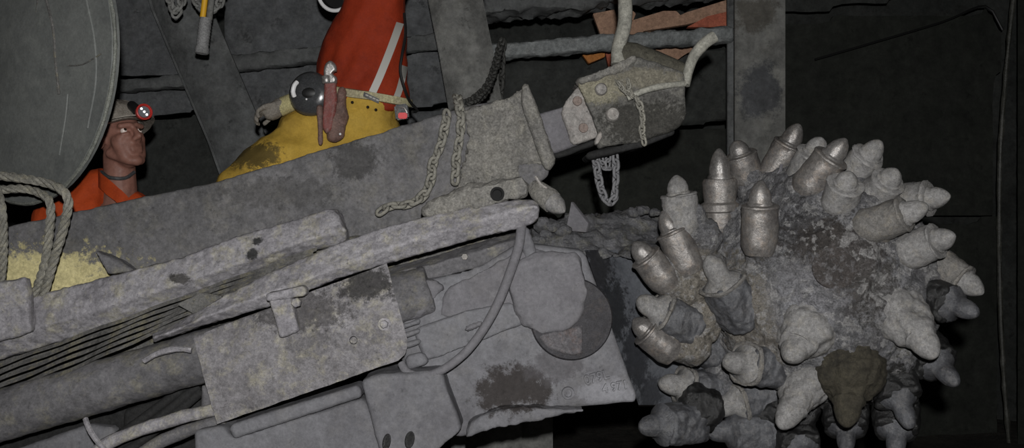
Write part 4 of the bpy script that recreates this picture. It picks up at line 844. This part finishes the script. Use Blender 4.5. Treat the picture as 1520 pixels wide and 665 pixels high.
bm = bmesh.new(); ball(bm, cs+dd*.026+Vector((.012, 0, -.002)), (.034, .01, .022)); obj('centre_hole', bm, M['blackp'], t)
bm = bmesh.new(); tube(bm, [P(437, 143, 3.95), P(435, 136, 3.94), P(437, 127, 3.94), P(441, 122, 3.95)], .009, 8); obj('bright_clip', bm, M['white'], t, label='bright white clip')
bm = bmesh.new(); ball(bm, cs+dd*.03+Vector((.0, -.008, -.028)), .004); obj('painted_glint', bm, M['white'], t)  # small white ball adds a painted glint to the shield
t = thing('work_glove', 'grey work glove with khaki cuff tucked at the belt, fingers hanging left', 'glove', P(405, 185, 4.0))
bm = bmesh.new(); a, b = P(442, 148, 4.03), P(414, 160, 4.02); lathe(bm, [(0, .0), (0, .034), ((b-a).length, .036), ((b-a).length+.002, 0)], a, b-a, 20); obj('cuff', jitter(bm, .003, 20), M['khaki'], t)
bm = bmesh.new(); hand(bm, P(420, 156, 4.02), P(396, 162, 4.0)-P(420, 156, 4.02), Vector((.3, -.3, -1)), .92, .8); cap(bm, P(416, 157, 4.02), .034, P(404, 166, 4.01), .036)
obj('glove_hand', jitter(remesh(bm, .005, 2), .003, 25), M['glove'], t, 80)
t = thing('lamp_battery', 'small lamp battery with bright red end on the belt at right', 'battery', P(598, 178, 4.0))
bm = bmesh.new(); box(bm, P(597, 167, 4.03), Vector((.026, 0, .004)), Vector((0, .03, 0)), Vector((-.004, 0, .03)), .006); obj('case', bm, M['smoke'], t)
bm = bmesh.new(); box(bm, P(598, 172, 4.0), Vector((.018, 0, 0)), Vector((0, .012, 0)), Vector((0, 0, .012)), .004); obj('red_cap', bm, M['redbright'], t, label='bright red end')
bm = bmesh.new(); tube(bm, [P(590, 170, 4.0), P(591, 160, 3.995), P(600, 160, 3.99), P(604, 168, 3.99)], .004, 6); obj('wire_bail', bm, M['steel'], t)
bm = bmesh.new(); tube(bm, [P(600, 20, 4.08), P(602, 50, 4.04), P(597, 80, 4.0), P(594, 105, 3.99), P(600, 130, 4.0), P(608, 150, 4.05), P(620, 164, 4.1), P(612, 166, 4.06)], .006, 8); solo('black_cable', bm, M['blackp'], 'black cable running down the red jacket to the battery', 'cable')
bm = bmesh.new(); t = thing('rimmed_bowl', 'white rimmed dark round bowl left of the red jacket, cut by top edge', 'bowl', P(490, 20, 4.0))
cc = P(499, -13, 4.34); dd = Vector((-.35, -.9, -.1)).normalized(); lathe(bm, [(-.03, .0), (-.03, .07), (0, .083), (.01, .083), (.01, .075), (-.01, .07), (-.012, 0)], cc, dd, 40); obj('shell', bm, M['blackp'], t)
bm = bmesh.new(); u, v, _ = frame(dd); tube(bm, [cc+dd*.01+(u*math.cos(k*PI/24)+v*math.sin(k*PI/24))*.083 for k in range(49)], .0085, 8, raw=True); obj('rim', bm, M['white'], t, label='white rim')
# tool and chains hung in front of the slanting arch
t = thing('hanging_bar', 'ribbed grey handle with orange grip hanging at the top before the arch', 'tool', P(299, 82, 4.5)); a, b = P(316, -60, 4.5), P(299, 80, 4.5); n = (b-a).length; d = (b-a).normalized()
bm = bmesh.new(); pr = [(n*.62, 0), (n*.62, .026)]
for k in range(9): pr += [(n*(.64+.034*k), .0265), (n*(.655+.034*k), .0285)]
pr += [(n*.95, .031), (n*.99, .031), (n, .026), (n*.992, .018), (n*.975, .0)]
lathe(bm, pr, a, d, 20); obj('ribbed_sleeve', bm, dust('worn ribbed sleeve', C(92, 92, 92, 4.5), C(62, 62, 62, 4.5), C(104, 104, 102, 4.5), .4, .4, 5, rough=.5), t, 40, 'ribbed grey sleeve')
bm = bmesh.new(); lathe(bm, [(0, 0), (0, .013), (n*.64, .013), (n*.64, 0)], a+Vector((-.014, 0, 0)), d, 14); obj('orange_grip', bm, M['grip'], t, label='orange upper rod')
bm = bmesh.new(); lathe(bm, [(0, 0), (0, .014), (n*.64, .014), (n*.64, 0)], a+Vector((.016, 0, 0)), d, 14); obj('grey_rod', bm, M['archlit'], t)
M['chainback'] = dust('arch chain', C(88, 88, 86, 4.6), C(62, 62, 60, 4.6), C(104, 104, 100, 4.6), .4, .4, 8, bump=.3)
chain([P(248, -30, 4.7), P(252, 0, 4.7), P(258, 16, 4.68), P(261, 20, 4.68), P(265, 14, 4.68), P(272, -6, 4.7), P(276, -30, 4.7)], .05, M['chainback'], 'short chain bight at the top edge left of the hanging handle')
chain([P(284, -40, 4.7), P(288, -8, 4.68), P(294, 8, 4.66), P(306, 16, 4.64), P(320, 12, 4.64), P(329, -4, 4.66), P(334, -40, 4.7)], .05, M['chainback'], 'chain bight at the top edge looping behind the orange grip')
